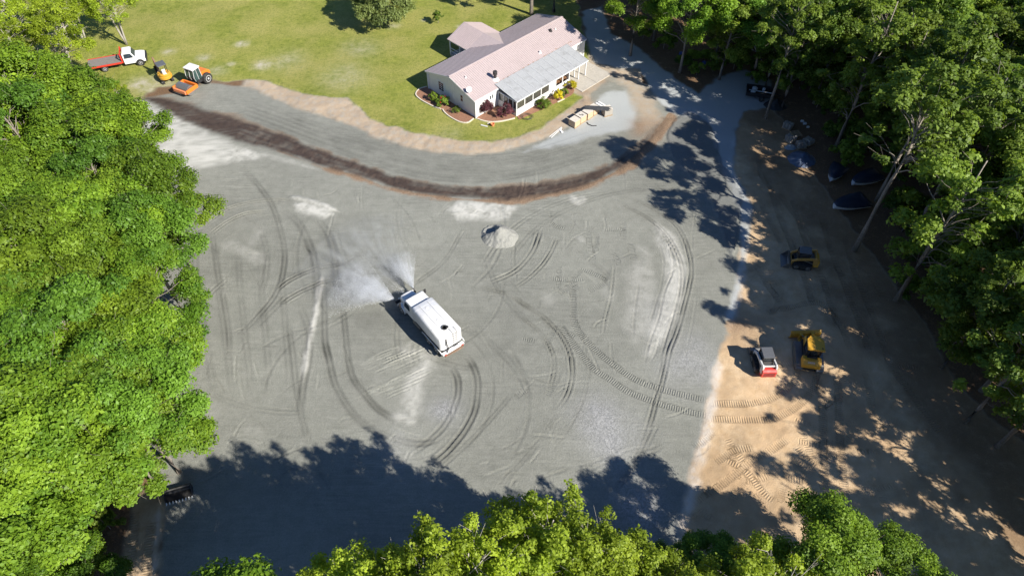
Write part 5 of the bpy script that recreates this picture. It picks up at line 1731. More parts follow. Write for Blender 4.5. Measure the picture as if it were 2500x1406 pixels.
# ------------------------------------------------------------------ loose toothed bucket
pb = S(438, 1207)
lb = thing('loader_bucket', 'empty black steel loader bucket with teeth lying at the yard edge', 'bucket', (pb.x, pb.y, 0), R(18))
m = MB()
prof = [(0.42, 0.62), (0.40, 0.12), (0.28, 0.02), (-0.48, 0.0), (-0.48, 0.05), (0.25, 0.07), (0.35, 0.15), (0.37, 0.60), (0.20, 0.70), (0.21, 0.74)]
m.prism(prof, -1.02, 1.02, 'x')
m.build('shell', BLACK, lb)
for s in (-1, 1):
    m = MB()
    m.prism([(0.42, 0.62), (0.40, 0.12), (0.28, 0.02), (-0.48, 0.0), (-0.42, .1), (0.20, 0.72)], *sorted((s * 1.02, s * 1.06)), 'x')
    m.build('side_plate', BLACK, lb)
m = MB()
m.box(-1.04, 1.04, 0.15, 0.24, 0.72, 0.80)
m.build('top_bar', STEEL, lb, bevel=.01)
for k in range(9):
    x = -.98 + 1.96 * k / 8
    m = MB()
    m.prism([(-0.44, 0.0), (-0.66, 0.0), (-0.46, 0.09)], x - .04, x + .04, 'x')
    m.build('tooth', LOADER_W, lb)

# ------------------------------------------------------------------ flatbed truck
pf = S(346.6, 160.6)
fh = R(20)
hv, rv = Vector((math.cos(fh), math.sin(fh), 0)), Vector((math.sin(fh), -math.cos(fh), 0))
fo = pf - hv * 2.3 - rv * 0.98
ft = thing('flatbed_truck', 'white cab flatbed truck with a red steel bed under the pale tree', 'truck', (fo.x, fo.y, 0), fh)
m = MB()
for y in (-.4, .4):
    m.box(-4.0, 2.7, y - .05, y + .05, .62, .82)
m.box(-4.0, 2.7, -.35, .35, .66, .76)
m.build('chassis', BLACK, ft)
m = MB()
cab = [(0.35, .55), (1.75, .55), (1.9, 1.35), (1.55, 1.98), (1.35, 2.08), (.45, 2.08), (.35, 1.98)]
m.loft([[(x, y * (0.86 if z > 1.4 else 1), z) for x, z in cab] for y in (-1.0, 1.0)])
cb = m.build('cab', WHITE, ft, bevel=.06, seg=3)
m = MB()
m.add([(1.925, -.84, 1.40), (1.925, .84, 1.40), (1.60, .74, 1.96), (1.60, -.74, 1.96)], [(0, 1, 2, 3)])
m.build('windscreen', WINDSCREEN, cb)
for s in (-1, 1):
    m = MB()
    m.add([(.55, s * 1.0, 1.38), (1.72, s * 1.0, 1.38), (1.45, s * .885, 1.95), (.6, s * .885, 1.95)], [(0, 1, 2, 3)])
    m.build('door_window', WINDSCREEN, cb)
m = MB()
m.loft([[(x, y, z) for y, z in ((-.98, .55), (.98, .55), (.98, zt - .2), (.85, zt), (-.85, zt), (-.98, zt - .2))] for x, zt in ((1.80, 1.38), (2.6, 1.30), (3.05, 1.18), (3.1, 1.0))])
m.build('hood', WHITE, ft, bevel=.05, seg=3)
m = MB()
m.box(3.08, 3.22, -1.0, 1.0, .45, .72)
m.box(3.08, 3.26, -.95, .95, .72, 1.08)
m.build('front_grille_guard', BLACK, ft, bevel=.03)
for s in (-1, 1):
    wheel(ft, 2.3, s * .88, .42, .28, s)
    wheel(ft, -2.3, s * .82, .42, .44, s)
    m = MB()
    m.lathe((2.3, s * .985, .45), (0, s, 0), [(0, .52), (.02, .52), (.02, .45), (0, .45)], 20)
    m.build('wheel_arch', BLACK, ft)
for s in (-1, 1):
    m = MB()
    m.box(-4.3, 0.1, s * 1.12 - .09, s * 1.12 + .09, .88, 1.06)
    m.build('bed_rail', REDP, ft, bevel=.01)
for k in range(8):
    m = MB()
    m.box(-4.2 + .56 * k, -4.05 + .56 * k, -1.03, 1.03, .90, 1.0)
    m.build('bed_crossmember', REDP, ft)
m = MB()
m.box(-4.25, 0.05, -1.03, 1.03, 1.003, 1.04)
m.build('bed_deck', paint('deck_steel', (0.30, 0.27, 0.25), .6, .3, dirt=.5), ft)
for s in (-1, 1):
    m = MB()
    m.box(0.12, .26, s * .95 - .08, s * .95 + .08, .85, 2.2)
    m.build('headboard_post', REDP, ft)
m = MB()
m.box(0.14, .24, -.87, .87, 1.95, 2.15)
m.box(0.14, .24, -.87, .87, 1.25, 1.4)
m.build('headboard', REDP, ft)

# ------------------------------------------------------------------ mini excavator
pe = S(407, 196)
ex = thing('mini_excavator', 'yellow mini excavator with dark canopy and folded boom beside the flatbed', 'excavator', (pe.x, pe.y, 0), R(128))
for s in (-1, 1):
    crawler(ex, -.95, .95, s * .62, .32, .48, RUBBER, .13, .02)
m = MB()
m.box(-.5, .5, -.46, .46, .22, .55)
m.cyl((0, 0, .5), (0, 0, .66), .4, n=20)
m.build('undercarriage', BLACK, ex)
m = MB()
m.prism([(1.0, -.8), (1.0, .8), (1.12, .8), (1.12, -.8)], .05, .38, 'z')
m.build('dozer_blade', YELLOW, ex)
m = MB()
pl = [(.75, -.62), (.75, .62), (.2, .82)] + [(-.25 + .98 * math.cos(R(a)), .88 * math.sin(R(a))) for a in range(110, 251, 14)] + [(.2, -.82)]
m.prism(pl, .66, 1.08, 'z')
up = m.build('upper_body', YELLOW, ex, bevel=.06, seg=3)
m = MB()
pl = [(-.28 + .92 * math.cos(R(a)), .82 * math.sin(R(a))) for a in range(112, 249, 12)]
m.prism(pl, 1.08, 1.42, 'z')
m.build('counterweight', YELLOW, ex, bevel=.08, seg=3)
m = MB()
m.box(-1.05, -.75, -.2, .25, 1.425, 1.435)
m.build('decal_plate', TRIM, ex)
m = MB()
for x, y in ((-.45, -.5), (-.45, .42), (.55, -.5), (.55, .42)):
    m.box(x - .035, x + .035, y - .035, y + .035, 1.08, 2.38)
m.build('canopy_post', BLACK, ex)
m = MB()
m.box(-.6, .72, -.62, .54, 2.38, 2.47)
m.build('canopy', CABROOF, ex, bevel=.04, seg=3)
m = MB()
m.box(-.25, .2, -.25, .2, 1.08, 1.3)
m.box(-.32, -.2, -.25, .2, 1.3, 1.75)
m.build('seat', LOADER_W, ex, bevel=.03)
m = MB()
for s in (-1, 1):
    m.tube([(.4, s * .18 - .04, 1.08), (.45, s * .18 - .04, 1.6)], .02, 6)
m.build('control_levers', BLACK, ex)
m = MB()
m.box(.75, 1.05, .15, .45, .6, .95)
m.build('boom_swing_post', YELLOW, ex)
m = MB()
m.prism([(.95, .8), (1.1, .75), (1.35, 1.6), (1.85, 2.55), (1.78, 2.68), (1.62, 2.62), (1.1, 1.75)], .20, .40, 'y')
m.build('boom', BROWN, ex, bevel=.02)
m = MB()
m.prism([(1.72, 2.75), (1.92, 2.6), (2.3, 1.2), (2.2, 1.1), (1.75, 2.45)], .23, .37, 'y')
m.build('dipper_arm', BROWN, ex, bevel=.02)
m = MB()
m.tube([(1.0, .3, 1.05), (1.5, .3, 2.15)], .045, 8)
m.tube([(1.35, .3, 2.2), (1.75, .3, 2.7)], .04, 8)
m.build('boom_cylinder', STEEL, ex)
m = MB()
m.prism([(2.28, 1.18), (2.42, .75), (2.2, .4), (1.85, .42), (1.9, .5), (2.14, .52), (2.28, .78), (2.16, 1.1)], .05, .55, 'y')
bk = m.build('bucket', BLACK, ex)
for y in (.05, .55):
    m = MB()
    m.prism([(2.28, 1.18), (2.42, .75), (2.2, .4), (1.85, .42), (2.1, .95)], y - .03 if y < .3 else y + .002, y - .002 if y < .3 else y + .03, 'y')
    m.build('bucket_side', BLACK, bk)

# ------------------------------------------------------------------ vibratory roller
pr = S(452, 231)
rh = R(-117)
hv = Vector((math.cos(rh), math.sin(rh), 0))
ro = pr - hv * 1.9
rl = thing('roller', 'orange single drum roller with white roofed cab at the end of the road', 'roller', (ro.x, ro.y, 0), rh)
m = MB()
m.lathe((1.55, -1.0, .68), (0, 1, 0), [(0, .60), (0, .68), (2.0, .68), (2.0, .60), (1.95, .2), (.05, .2)], 40)
m.build('drum', DRUMSTEEL, rl)
for s in (-1, 1):
    m = MB()
    m.box(.45, 2.45, *sorted((s * 1.06, s * 1.26)), .62, 1.12)
    m.build('drum_frame_side', ORANGE, rl, bevel=.06, seg=3)
m = MB()
m.box(2.35, 2.58, -1.05, 1.05, .58, 1.05)
m.build('drum_frame_front', SALMON, rl, bevel=.05, seg=3)
m = MB()
m.box(.40, .62, -1.05, 1.05, .60, 1.1)
m.build('drum_frame_rear', ORANGE, rl, bevel=.04)
m = MB()
m.box(-.35, .4, -.3, .3, .5, .95)
m.build('articulation_joint', BLACK, rl)
m = MB()
m.prism([(-.3, .7), (.05, .7), (.05, 1.12), (-1.2, 1.12), (-1.2, .7)], -.85, .85, 'y')
m.build('platform', BLACK, rl)
m = MB()
cabp = [(-1.05, 1.12), (.1, 1.12), (.22, 1.65), (.02, 2.62), (-.95, 2.62)]
m.prism(cabp, -.72, .72, 'y')
cg = m.build('cab_glazing', glass('cab_tint', (0.025, 0.05, 0.045), .05), rl)
m = MB()
for y in (-.73, .73):
    m.tube([(.1, y, 1.12), (.23, y, 1.65), (.03, y, 2.62)], .035, 6)
    m.tube([(-1.05, y, 1.12), (-.96, y, 2.62)], .035, 6)
    m.tube([(-.45, y, 1.12), (-.42, y, 2.62)], .03, 6)
m.tube([(.12, 0, 1.12), (.24, 0, 1.65), (.04, 0, 2.62)], .03, 6)
m.build('cab_pillar', LOADER_W, cg)
m = MB()
m.box(-1.12, .18, -.82, .82, 2.62, 2.82)
m.build('cab_roof', WHITE, rl, bevel=.07, seg=3)
m = MB()
m.prism([(-2.6, .85), (-1.08, .85), (-1.08, 1.75), (-2.2, 1.62), (-2.6, 1.3)], -.62, .62, 'y')
m.build('engine_hood', ORANGE, rl, bevel=.06, seg=3)
for s in (-1, 1):
    m = MB()
    m.box(-2.3, -1.1, *sorted((s * .5, s * .66)), .5, .85)
    m.build('rear_frame', BLACK, rl)
    wheel(rl, -1.55, s * .92, .74, .52, s, rim=LOADER_W)

# ------------------------------------------------------------------ machine half hidden under the canopy, near left
pk = S(186, 1318)
mc = thing('yard_tractor', 'orange nosed tractor with a grey canopy half hidden beneath the trees by the track', 'tractor', (pk.x, pk.y, 0), R(-40))
m = MB()
m.prism([(.1, .6), (1.4, .6), (1.45, 1.15), (1.3, 1.3), (.1, 1.32)], -.36, .36, 'y')
m.build('hood', ORANGE, mc, bevel=.06, seg=3)
m = MB()
m.box(-1.0, .1, -.5, .5, .55, 1.0)
m.build('platform', BLACK, mc)
for x, y in ((-.8, -.5), (-.8, .5), (.05, -.5), (.05, .5)):
    m = MB()
    m.box(x - .04, x + .04, y - .04, y + .04, 1.0, 2.15)
    m.build('canopy_post', BLACK, mc)
m = MB()
m.loft([[(x, y, 2.15 + zz) for y, zz in ((-.72, 0), (-.65, .1), (0, .16), (.65, .1), (.72, 0))] for x in (-1.1, .3)])
m.build('canopy', paint('grey_canopy', (.28, .28, .27), .5), mc)
for s in (-1, 1):
    wheel(mc, -.75, s * .72, .62, .34, s)
    wheel(mc, 1.05, s * .55, .36, .22, s)
# ================================================================== LOOSE THINGS
# ---- heap of stone
STONE_PALE = None
def heap_mesh(seed, rx, ry, h, n=90, crater=True):
    rs = np.random.RandomState(seed)
    g = np.linspace(-1.25, 1.25, n)
    gx_, gy_ = np.meshgrid(g, g, indexing='ij')
    rr = np.sqrt(gx_ ** 2 + gy_ ** 2) + fbm(gx_ * 3, gy_ * 3, 2.0, seed, 4) * 0.16
    z = np.clip(1 - rr, 0, 1) ** 0.92
    if crater:      # a loader has bitten a scoop out of its back left side
        d = np.sqrt((gx_ + 0.55) ** 2 + (gy_ - 0.42) ** 2)
        z = np.minimum(z, np.clip(0.10 + np.clip(d - 0.30, 0, 9) * 2.2, 0, 1) + (d > 0.75) * 1.0)
    z = z * h + np.where(z > 0.01, (fbm(gx_ * 10, gy_ * 10, 1.4, seed + 9, 4)) * 0.10, 0)
    z = np.where(rr > 1.02, -0.12, z - 0.03)
    co = np.stack([gx_ * rx, gy_ * ry, z], -1).reshape(-1, 3)
    ix = np.arange(n * n).reshape(n, n)
    q = np.stack([ix[:-1, :-1], ix[1:, :-1], ix[1:, 1:], ix[:-1, 1:]], -1).reshape(-1, 4)
    keep = (co[q][:, :, 2] > -0.115).any(1)
    q = q[keep]
    used, inv = np.unique(q.ravel(), return_inverse=True)
    me = np_mesh('gravel_heap', co[used], inv.reshape(-1, 4))
    me.polygons.foreach_set('use_smooth', np.ones(len(q), bool))
    return me
pg = S(1219, 577)
hp = link_mesh('gravel_heap', heap_mesh(3, 2.05, 1.9, 1.35), paint('heap_stone', (0.30, 0.30, 0.27), 0.95, dirt=0.6, dirtcol=(0.19, 0.19, 0.175), bump=1.0, scale=3.0, vary=0.25))
hp.location = (pg.x, pg.y, 0)
tag(hp, 'heap of pale crushed stone with a scooped out back standing in the gravel yard', 'gravel heap')

# ---- pallets of blocks by the house
WRAP = paint('wrapped_block', (0.66, 0.61, 0.53), 0.6, dirt=0.3, dirtcol=(0.50, 0.38, 0.26), scale=3)
BLOCK = paint('tan_block', (0.58, 0.43, 0.28), 0.85, dirt=0.4, dirtcol=(0.40, 0.28, 0.18), bump=0.4, scale=5)
BLOCKG = paint('grey_block', (0.40, 0.37, 0.32), 0.85, dirt=0.4, bump=0.4, scale=5)
PINE = paint('pallet_wood', (0.38, 0.27, 0.16), 0.85, dirt=0.4)
def block_pallet(label, loc, rz_, block=BLOCK, w_=1.12, d_=1.12, rows=5, group=None):
    t = thing('block_pallet', label, 'pallet', loc, rz_, group)
    for k in range(5):
        m = MB()
        q = -w_ / 2 + (w_ - .1) * k / 4
        m.box(q, q + .1, -d_ / 2, d_ / 2, .10, .125)
        m.build('pallet_slat', PINE, t)
    for k in range(3):
        m = MB()
        q = -d_ / 2 + (d_ - .09) * k / 2
        m.box(-w_ / 2, w_ / 2, q, q + .09, 0.0, .10)
        m.build('pallet_runner', PINE, t)
    me = MB().box(-.5, .5, -.5, .5, 0, 1).mesh('block_course')
    me.materials.append(block)
    hgt = .165
    for r in range(rows):
        for c in range(4):
            o = link_mesh('block', me, None, t)
            o.scale = (w_ * .94, d_ * .94 / 4 - .012, hgt - .006)
            o.location = (trng.uniform(-.012, .012), -d_ * .47 + d_ * .94 * (c + .5) / 4, .126 + r * hgt)
    m = MB()
    for c in range(4):
        y = -d_ * .47 + d_ * .94 * (c + .5) / 4
        m.box(-w_ * .475, w_ * .475, y - d_ * .11, y + d_ * .11, .128 + rows * hgt, .15 + rows * hgt)
    tag(m.build('top_wrap', WRAP, t), kind='stuff')
    return t
lbls = ['pallet of tan blocks standing at the sandy end of the row by the house', 'pallet of tan blocks with a dark strap lying on its top', 'pallet of tan blocks third in the row from the sandy end', 'pallet of tan blocks half under the dark ridged sheet']
c0 = S(1403.6, 316.3)
ux, uy = Vector((math.cos(HROT), math.sin(HROT), 0)), Vector((-math.sin(HROT), math.cos(HROT), 0))
for k in range(4):
    c = c0 + ux * (0.56 + 1.22 * k) + uy * (0.62 + .05 * (k % 2))
    block_pallet(lbls[k], (c.x, c.y, 0), HROT + R((1.5, -2, 1, -1)[k]), BLOCK)
c5 = S(1487.4, 287.7) + Vector((-0.25, 0.75, 0))
block_pallet('pallet of grey weathered blocks standing apart from the row', (c5.x, c5.y, 0), HROT - R(24), BLOCKG, 1.15, 1.05, 5)
c = c0 + ux * (0.56 + 1.22) + uy * .6
m = MB()
m.tube([(-.3, .1, 0), (-.1, -.12, .02), (.12, .08, .03), (.25, -.05, .02), (.1, -.2, .02)], .03, 6)
o = m.build('strap', BLACK)
o.location = (c.x, c.y, .99)
tag(o, 'dark coiled strap lying on top of a block pallet', 'strap')
# dark ridged sheet lying over the fourth and fifth pallets
a, b = S(1424, 263, 1.03), S(1493, 267, 1.03)
sh = thing('ridged_sheet', 'long dark ridged sheet laid across two block pallets', 'sheet', ((a.x + b.x) / 2, (a.y + b.y) / 2 + .1, 1.0), math.atan2(b.y - a.y, b.x - a.x))
L = (b - a).length
SHEET = paint('dark_sheet', (0.085, 0.088, 0.092), .55, .2, dirt=.5, dirtcol=(.2, .19, .18))
for k in range(6):
    m = MB()
    m.box(-L / 2 + .25 * (k % 3), L / 2 - .2 * ((k + 1) % 3), -.42 + .14 * k, -.30 + .14 * k, 0.0 + .012 * (k % 2), .03 + .012 * (k % 2))
    m.build('sheet_rib', SHEET, sh)
m = MB()
m.box(-L / 2 + .3, L / 2 - .3, -.42, .42, -.03, -.001)
m.build('sheet_backing', SHEET, sh)
def lying_board(label, p0, p1, w_, th, mat, name='board', z=0.03, cat='board'):
    a, b = S(*p0), S(*p1)
    m = MB()
    L = (b - a).length
    m.box(-L / 2, L / 2, -w_ / 2, w_ / 2, 0, th)
    o = m.build(name, mat, bevel=min(.01, th * .3))
    o.location = ((a.x + b.x) / 2, (a.y + b.y) / 2, z)
    o.rotation_euler = (0, 0, math.atan2(b.y - a.y, b.x - a.x))
    return tag(o, label, cat)
lying_board('white plank lying on the pale stone behind the ridged sheet', (1455, 253), (1472, 263), .32, .1, TRIM)
lying_board('second white plank lying beside the first behind the ridged sheet', (1461, 251), (1476, 260), .26, .14, TRIM, z=.04)
lying_board('thin white pipe lying on the sand near the block pallets', (1341, 336), (1371, 312), .07, .06, TRIM, 'pipe', .06, 'pipe')
lying_board('thin white pipe beside the first, nearer the pallets', (1345, 338), (1372, 314), .07, .06, TRIM, 'pipe', .05, 'pipe')
lying_board('short white offcut on the pale stone below the pipes', (1367, 318), (1373, 325), .25, .12, TRIM, 'offcut', .02, 'offcut')
lying_board('white gutter length lying in the grass before the half round bed', (1174, 307), (1190, 311), .16, .1, LOADER_W, 'gutter_piece', .04, 'gutter')
lying_board('short cream board lying in the grass beside the orange pot', (1190, 304), (1197, 301), .2, .05, EDGING, 'board', .05)
lying_board('pale border plank in the grass beside the long bed', (1361, 251), (1378, 243), .16, .08, EDGING, 'border_plank', .04)
q = S(1203, 308)
m = MB()
m.lathe((0, 0, 0), (0, 0, 1), [(0, .14), (.02, .17), (.3, .22), (.34, .25), (.38, .25), (.38, .2), (.1, .15)], 16)
o = m.build('flower_pot', SALMON)
o.location = (q.x, q.y, height(q.x, q.y))
tag(o, 'orange pot on the grass before the half round bed', 'pot')
# coiled hose at the end of the long bed
q = S(1286, 287)
m = MB()
pts = [(math.cos(t * .5) * (.45 + .012 * t), math.sin(t * .5) * (.40 + .01 * t), .03 + .002 * t) for t in range(40)]
m.tube(pts, .022, 6)
o = m.build('garden_hose', paint('hose_dark', (.05, .05, .035), .5))
o.location = (q.x, q.y, .09)
tag(o, 'dark garden hose coiled on the long mulch bed', 'hose')
# bent drain pipe beside the pallets
q0 = S(1433, 300)
m = MB()
m.tube([(0, 0, .06), (.15, -.45, .06), (.6, -.75, .06), (1.15, -.72, .06)], .05, 8)
o = m.build('drain_pipe', BLACK)
o.location = (q0.x, q0.y, .02)
tag(o, 'short curved black pipe on the pale stone beside the block pallets', 'pipe')

# ---- trailer and stores along the woods edge
pt = S(1852, 236)
tr = thing('utility_trailer', 'black open trailer loaded with white scrap beside the pale drive', 'trailer', (pt.x, pt.y, 0), R(-14))
m = MB()
m.box(-1.7, 1.7, -.95, .95, .52, .60)
m.build('trailer_floor', BLACK, tr)
for s in (-1, 1):
    m = MB()
    m.box(-1.7, 1.7, *sorted((s * .95, s * 1.0)), .5, 1.05)
    m.build('trailer_side', BLACK, tr)
    wheel(tr, .3, s * 1.15, .36, .22, s, rim=STEEL)
m = MB()
m.box(-1.75, -1.70, -1.0, 1.0, .5, 1.05)
m.build('trailer_headboard', BLACK, tr)
m = MB()
m.tube([(1.7, -.5, .5), (2.7, 0, .48), (1.7, .5, .5)], .05, 8)
m.build('drawbar', BLACK, tr)
for k, (lb_, pts) in enumerate((('white pipe lying along the black trailer load', [(-1.4, .2, .68), (1.5, -.35, .95)]), ('bent white pipe across the black trailer load', [(-1.2, -.6, .66), (-.9, .5, .9)]))):
    m = MB()
    m.tube([Vector(p) for p in pts], .06, 8)
    o = m.build('scrap_pipe', LOADER_W)
    o.location = (pt.x, pt.y, 0)
    o.rotation_euler = (0, 0, R(-14))
    tag(o, lb_, 'pipe')
for k, (lb_, x, y, s_) in enumerate((('white plastic tub standing in the black trailer', -.7, .35, .34), ('tall white plastic can standing in the black trailer', .45, .45, .2), ('small white bag lying in the black trailer', -.9, -.45, .3))):
    m = MB()
    m.lathe((0, 0, 0), (0, 0, 1), [(0, s_ * .8), (.05, s_), (.38, s_ * 1.05), (.44, s_ * .6)], 14)
    o = m.build('plastic_tub', LOADER_W)
    p_ = Matrix.Rotation(R(-14), 4, 'Z') @ Vector((x, y, 0))
    o.location = (pt.x + p_.x, pt.y + p_.y, .61)
    tag(o, lb_, 'tub')
NAVY = paint('navy_cover', (0.020, 0.028, 0.055), .45, dirt=.3, dirtcol=(.10, .11, .13), scale=1.5)
HULL = paint('hull_white', (0.60, 0.63, 0.66), .35, dirt=.25, dirtcol=(.35, .36, .36))
def boat(label, px, py, rz_, L=4.2, B=2.3):
    q = S(px, py)
    t = thing('covered_boat', label, 'boat', (q.x, q.y, 0), rz_)
    def ring(f, zt, zk, k):
        b = B / 2 * math.sin(min(1, f * 1.25 + .02) * math.pi / 2) ** .55 if f < .8 else B / 2
        x = L / 2 - f * L
        return [(x, -b * k, zt), (x, -b * .86 * k, (zt + zk) / 2), (x, 0, zk), (x, b * .86 * k, (zt + zk) / 2), (x, b * k, zt)]
    fs = [0.0, .06, .15, .3, .5, .7, .88, 1.0]
    m = MB()
    m.loft([ring(max(f, .015), .95 - .18 * f, .30 - .28 * min(1, f * 4), 1.0) for f in fs])
    m.build('hull', HULL, t)
    m = MB()
    rings = []
    for f in fs:
        f2 = max(f, .02)
        b = [p for p in ring(f2, .95 - .18 * f, 0, 1.03)]
        x, bb, z0 = b[0][0], abs(b[0][1]), b[0][2]
        top = z0 + .38 * math.sin(min(1, f2 * 1.1) * math.pi) ** .6 + .05
        rings.append([(x, -bb, z0 - .05), (x, -bb * .98, z0 + .03), (x, -bb * .5, (z0 + top) / 2 + .07), (x, 0, top), (x, bb * .5, (z0 + top) / 2 + .07), (x, bb * .98, z0 + .03), (x, bb, z0 - .05)])
    m.loft(rings)
    m.build('cover', NAVY, t, smooth=True)
    m = MB()
    m.box(-L * .35, L * .2, -.1, .1, 0, .14)
    m.build('keel_block', PINE, t)
    return t
boat('white hulled boat under a dark navy cover with its bow at the wide dirt clearing', 2070, 506, R(196))
boat('small white hulled boat under a dark cover, propped in the gap below the stone stacks', 2036, 432, R(232), 3.2, 1.9)
boat('white hulled boat under a dark cover set deepest among the trees', 2108, 446, R(205), 4.0, 2.1)
# tarp covered heap
def tarp(label, px, py, rx, ry, h, rz_, mat, seed):
    me = heap_mesh(seed, rx, ry, h, 40, False)
    o = link_mesh('tarpaulin', me, mat)
    me.name = 'tarpaulin'
    q = S(px, py)
    o.location = (q.x, q.y, 0.02)
    o.rotation_euler = (0, 0, rz_)
    return tag(o, label, 'tarpaulin')
tarp('blue grey tarpaulin pulled over a mound at the woods edge', 1957, 390, 1.7, 1.5, .95, R(30), paint('blue_tarp', (.085, .115, .18), .4, dirt=.3, dirtcol=(.2, .22, .26), scale=1.3), 21)
tarp('pale grey sheet crumpled on the ground beside the blue grey tarpaulin', 1930, 360, .8, .6, .35, R(10), paint('grey_sheet', (.28, .32, .34), .5, dirt=.3), 22)
tarp('dark tarpaulin over a heap behind the black trailer', 1893, 258, 1.5, 1.2, 1.0, R(0), BLACK, 23)
# stacks of field stone on pallets
ROCK = paint('field_stone', (.30, .27, .23), .9, dirt=.5, dirtcol=(.16, .13, .10), bump=.6, scale=3, vary=.25)
rock_me = []
for k in range(4):
    m = MB()
    rs = np.random.RandomState(60 + k)
    b = rounded(-.5, .5, -.5, .5, .22, 2)
    m.loft([[(x * s_ + rs.normal(0, .04), y * s_ + rs.normal(0, .04), z + rs.normal(0, .03)) for x, y in b] for z, s_ in ((0, .75), (.2, 1.0), (.75, .95), (1.0, .7))])
    me = m.mesh('rock')
    me.materials.append(ROCK)
    rock_me.append(me)
def stone_stack(label, px, py, n):
    q = S(px, py)
    t = thing('stone_stack', label, 'stone stack', (q.x, q.y, 0), trng.uniform(0, 1.5))
    m = MB()
    m.box(-.55, .55, -.55, .55, 0, .12)
    m.build('pallet', PINE, t)
    lv = 0
    spots = [(x, y) for x in (-.36, 0, .36) for y in (-.36, 0, .36)]
    for k in range(n):
        o = link_mesh('rock', rock_me[k % 4], None, t)
        x, y = spots[k % 9]
        z = .12 + .24 * (k // 9)
        o.location = (x + trng.uniform(-.04, .04), y + trng.uniform(-.04, .04), z)
        o.scale = (trng.uniform(.32, .42), trng.uniform(.32, .42), trng.uniform(.22, .3))
        o.rotation_euler = (trng.uniform(-.15, .15), trng.uniform(-.15, .15), trng.uniform(0, 6))
    return t
stone_stack('stack of rough field stone beside the bright leaf scrap', 1922, 312, 22)
stone_stack('stack of rough field stone between the slatted pallet and the pale sheet', 1928, 345, 25)
stone_stack('stack of rough field stone touching the blue grey tarpaulin', 1954, 358, 20)
stone_stack('stack of rough field stone under the leaves behind the others', 1972, 350, 20)
q = S(1943, 328)
t = thing('slatted_pallet', 'empty slatted wooden pallet resting among the stone stacks', 'pallet', (q.x, q.y, 0.0), R(12))
for k in range(6):
    m = MB()
    m.box(-.6, .6, -.55 + .2 * k, -.44 + .2 * k, .12, .145)
    m.build('slat', PINE, t)
for x in (-.55, -.04, .47):
    m = MB()
    m.box(x, x + .08, -.56, .57, 0, .12)
    m.build('runner', PINE, t)
for k, (px, py, s_) in enumerate(((1958, 298, .4), (1964, 304, .45), (1972, 312, .35))):
    q = S(px, py)
    o = link_mesh('feed_bag', rock_me[k], None)
    o.data = rock_me[k].copy()
    o.data.materials.clear()
    o.data.materials.append(LOADER_W)
    o.location = (q.x, q.y, 0)
    o.scale = (s_, s_ * .7, s_ * .6)
    tag(o, 'lumpy white bag lying by the stone stacks', 'bag', 'white bags by the stone stacks')
# blue drums and white hose on the bank
BLUE = paint('blue_drum', (.02, .07, .35), .4, dirt=.2)
for lb_, px, py in (('blue plastic drum at the pale drive end of the bank', 1661, 143), ('blue plastic drum among the bushes farther along the bank', 1716, 166)):
    q = S(px, py)
    m = MB()
    m.lathe((0, 0, 0), (0, 0, 1), [(0, .27), (.02, .29), (.28, .29), (.30, .305), (.33, .29), (.58, .29), (.60, .305), (.63, .29), (.88, .29), (.90, .25), (.88, .1)], 20)
    o = m.build('blue_drum', BLUE)
    o.location = (q.x, q.y, 0)
    tag(o, lb_, 'drum')
base = S(1832, 140)
pts = [(1813, 101), (1818, 108), (1826, 110), (1833, 104), (1828, 112), (1825, 120), (1829, 128), (1838, 132), (1846, 127), (1842, 117), (1830, 113), (1820, 111)]
P = [S(a, b) for a, b in pts]
ln = smooth_line([Vector((p.x, p.y, .35 + .35 * math.sin(i * 1.3))) for i, p in enumerate(P)], step=.3)
m = MB()
m.tube(ln, .09, 8)
o = m.build('white_hose', LOADER_W, smooth=True)
tag(o, 'looped white flexible pipe lying in the shade behind the drive', 'pipe')
# two bare trunks rising behind the house
for n, (px, py) in enumerate(((1297, 36), (1352, 30))):
    q = S(px, py)
    plant('woods%d' % (n + 1), q.x, q.y, 1.25, None, ('tall tree whose bare trunk rises behind the far eave of the house', 'tall tree whose pale trunk rises behind the ridge end of the house')[n], 'tree', zs=1.25)

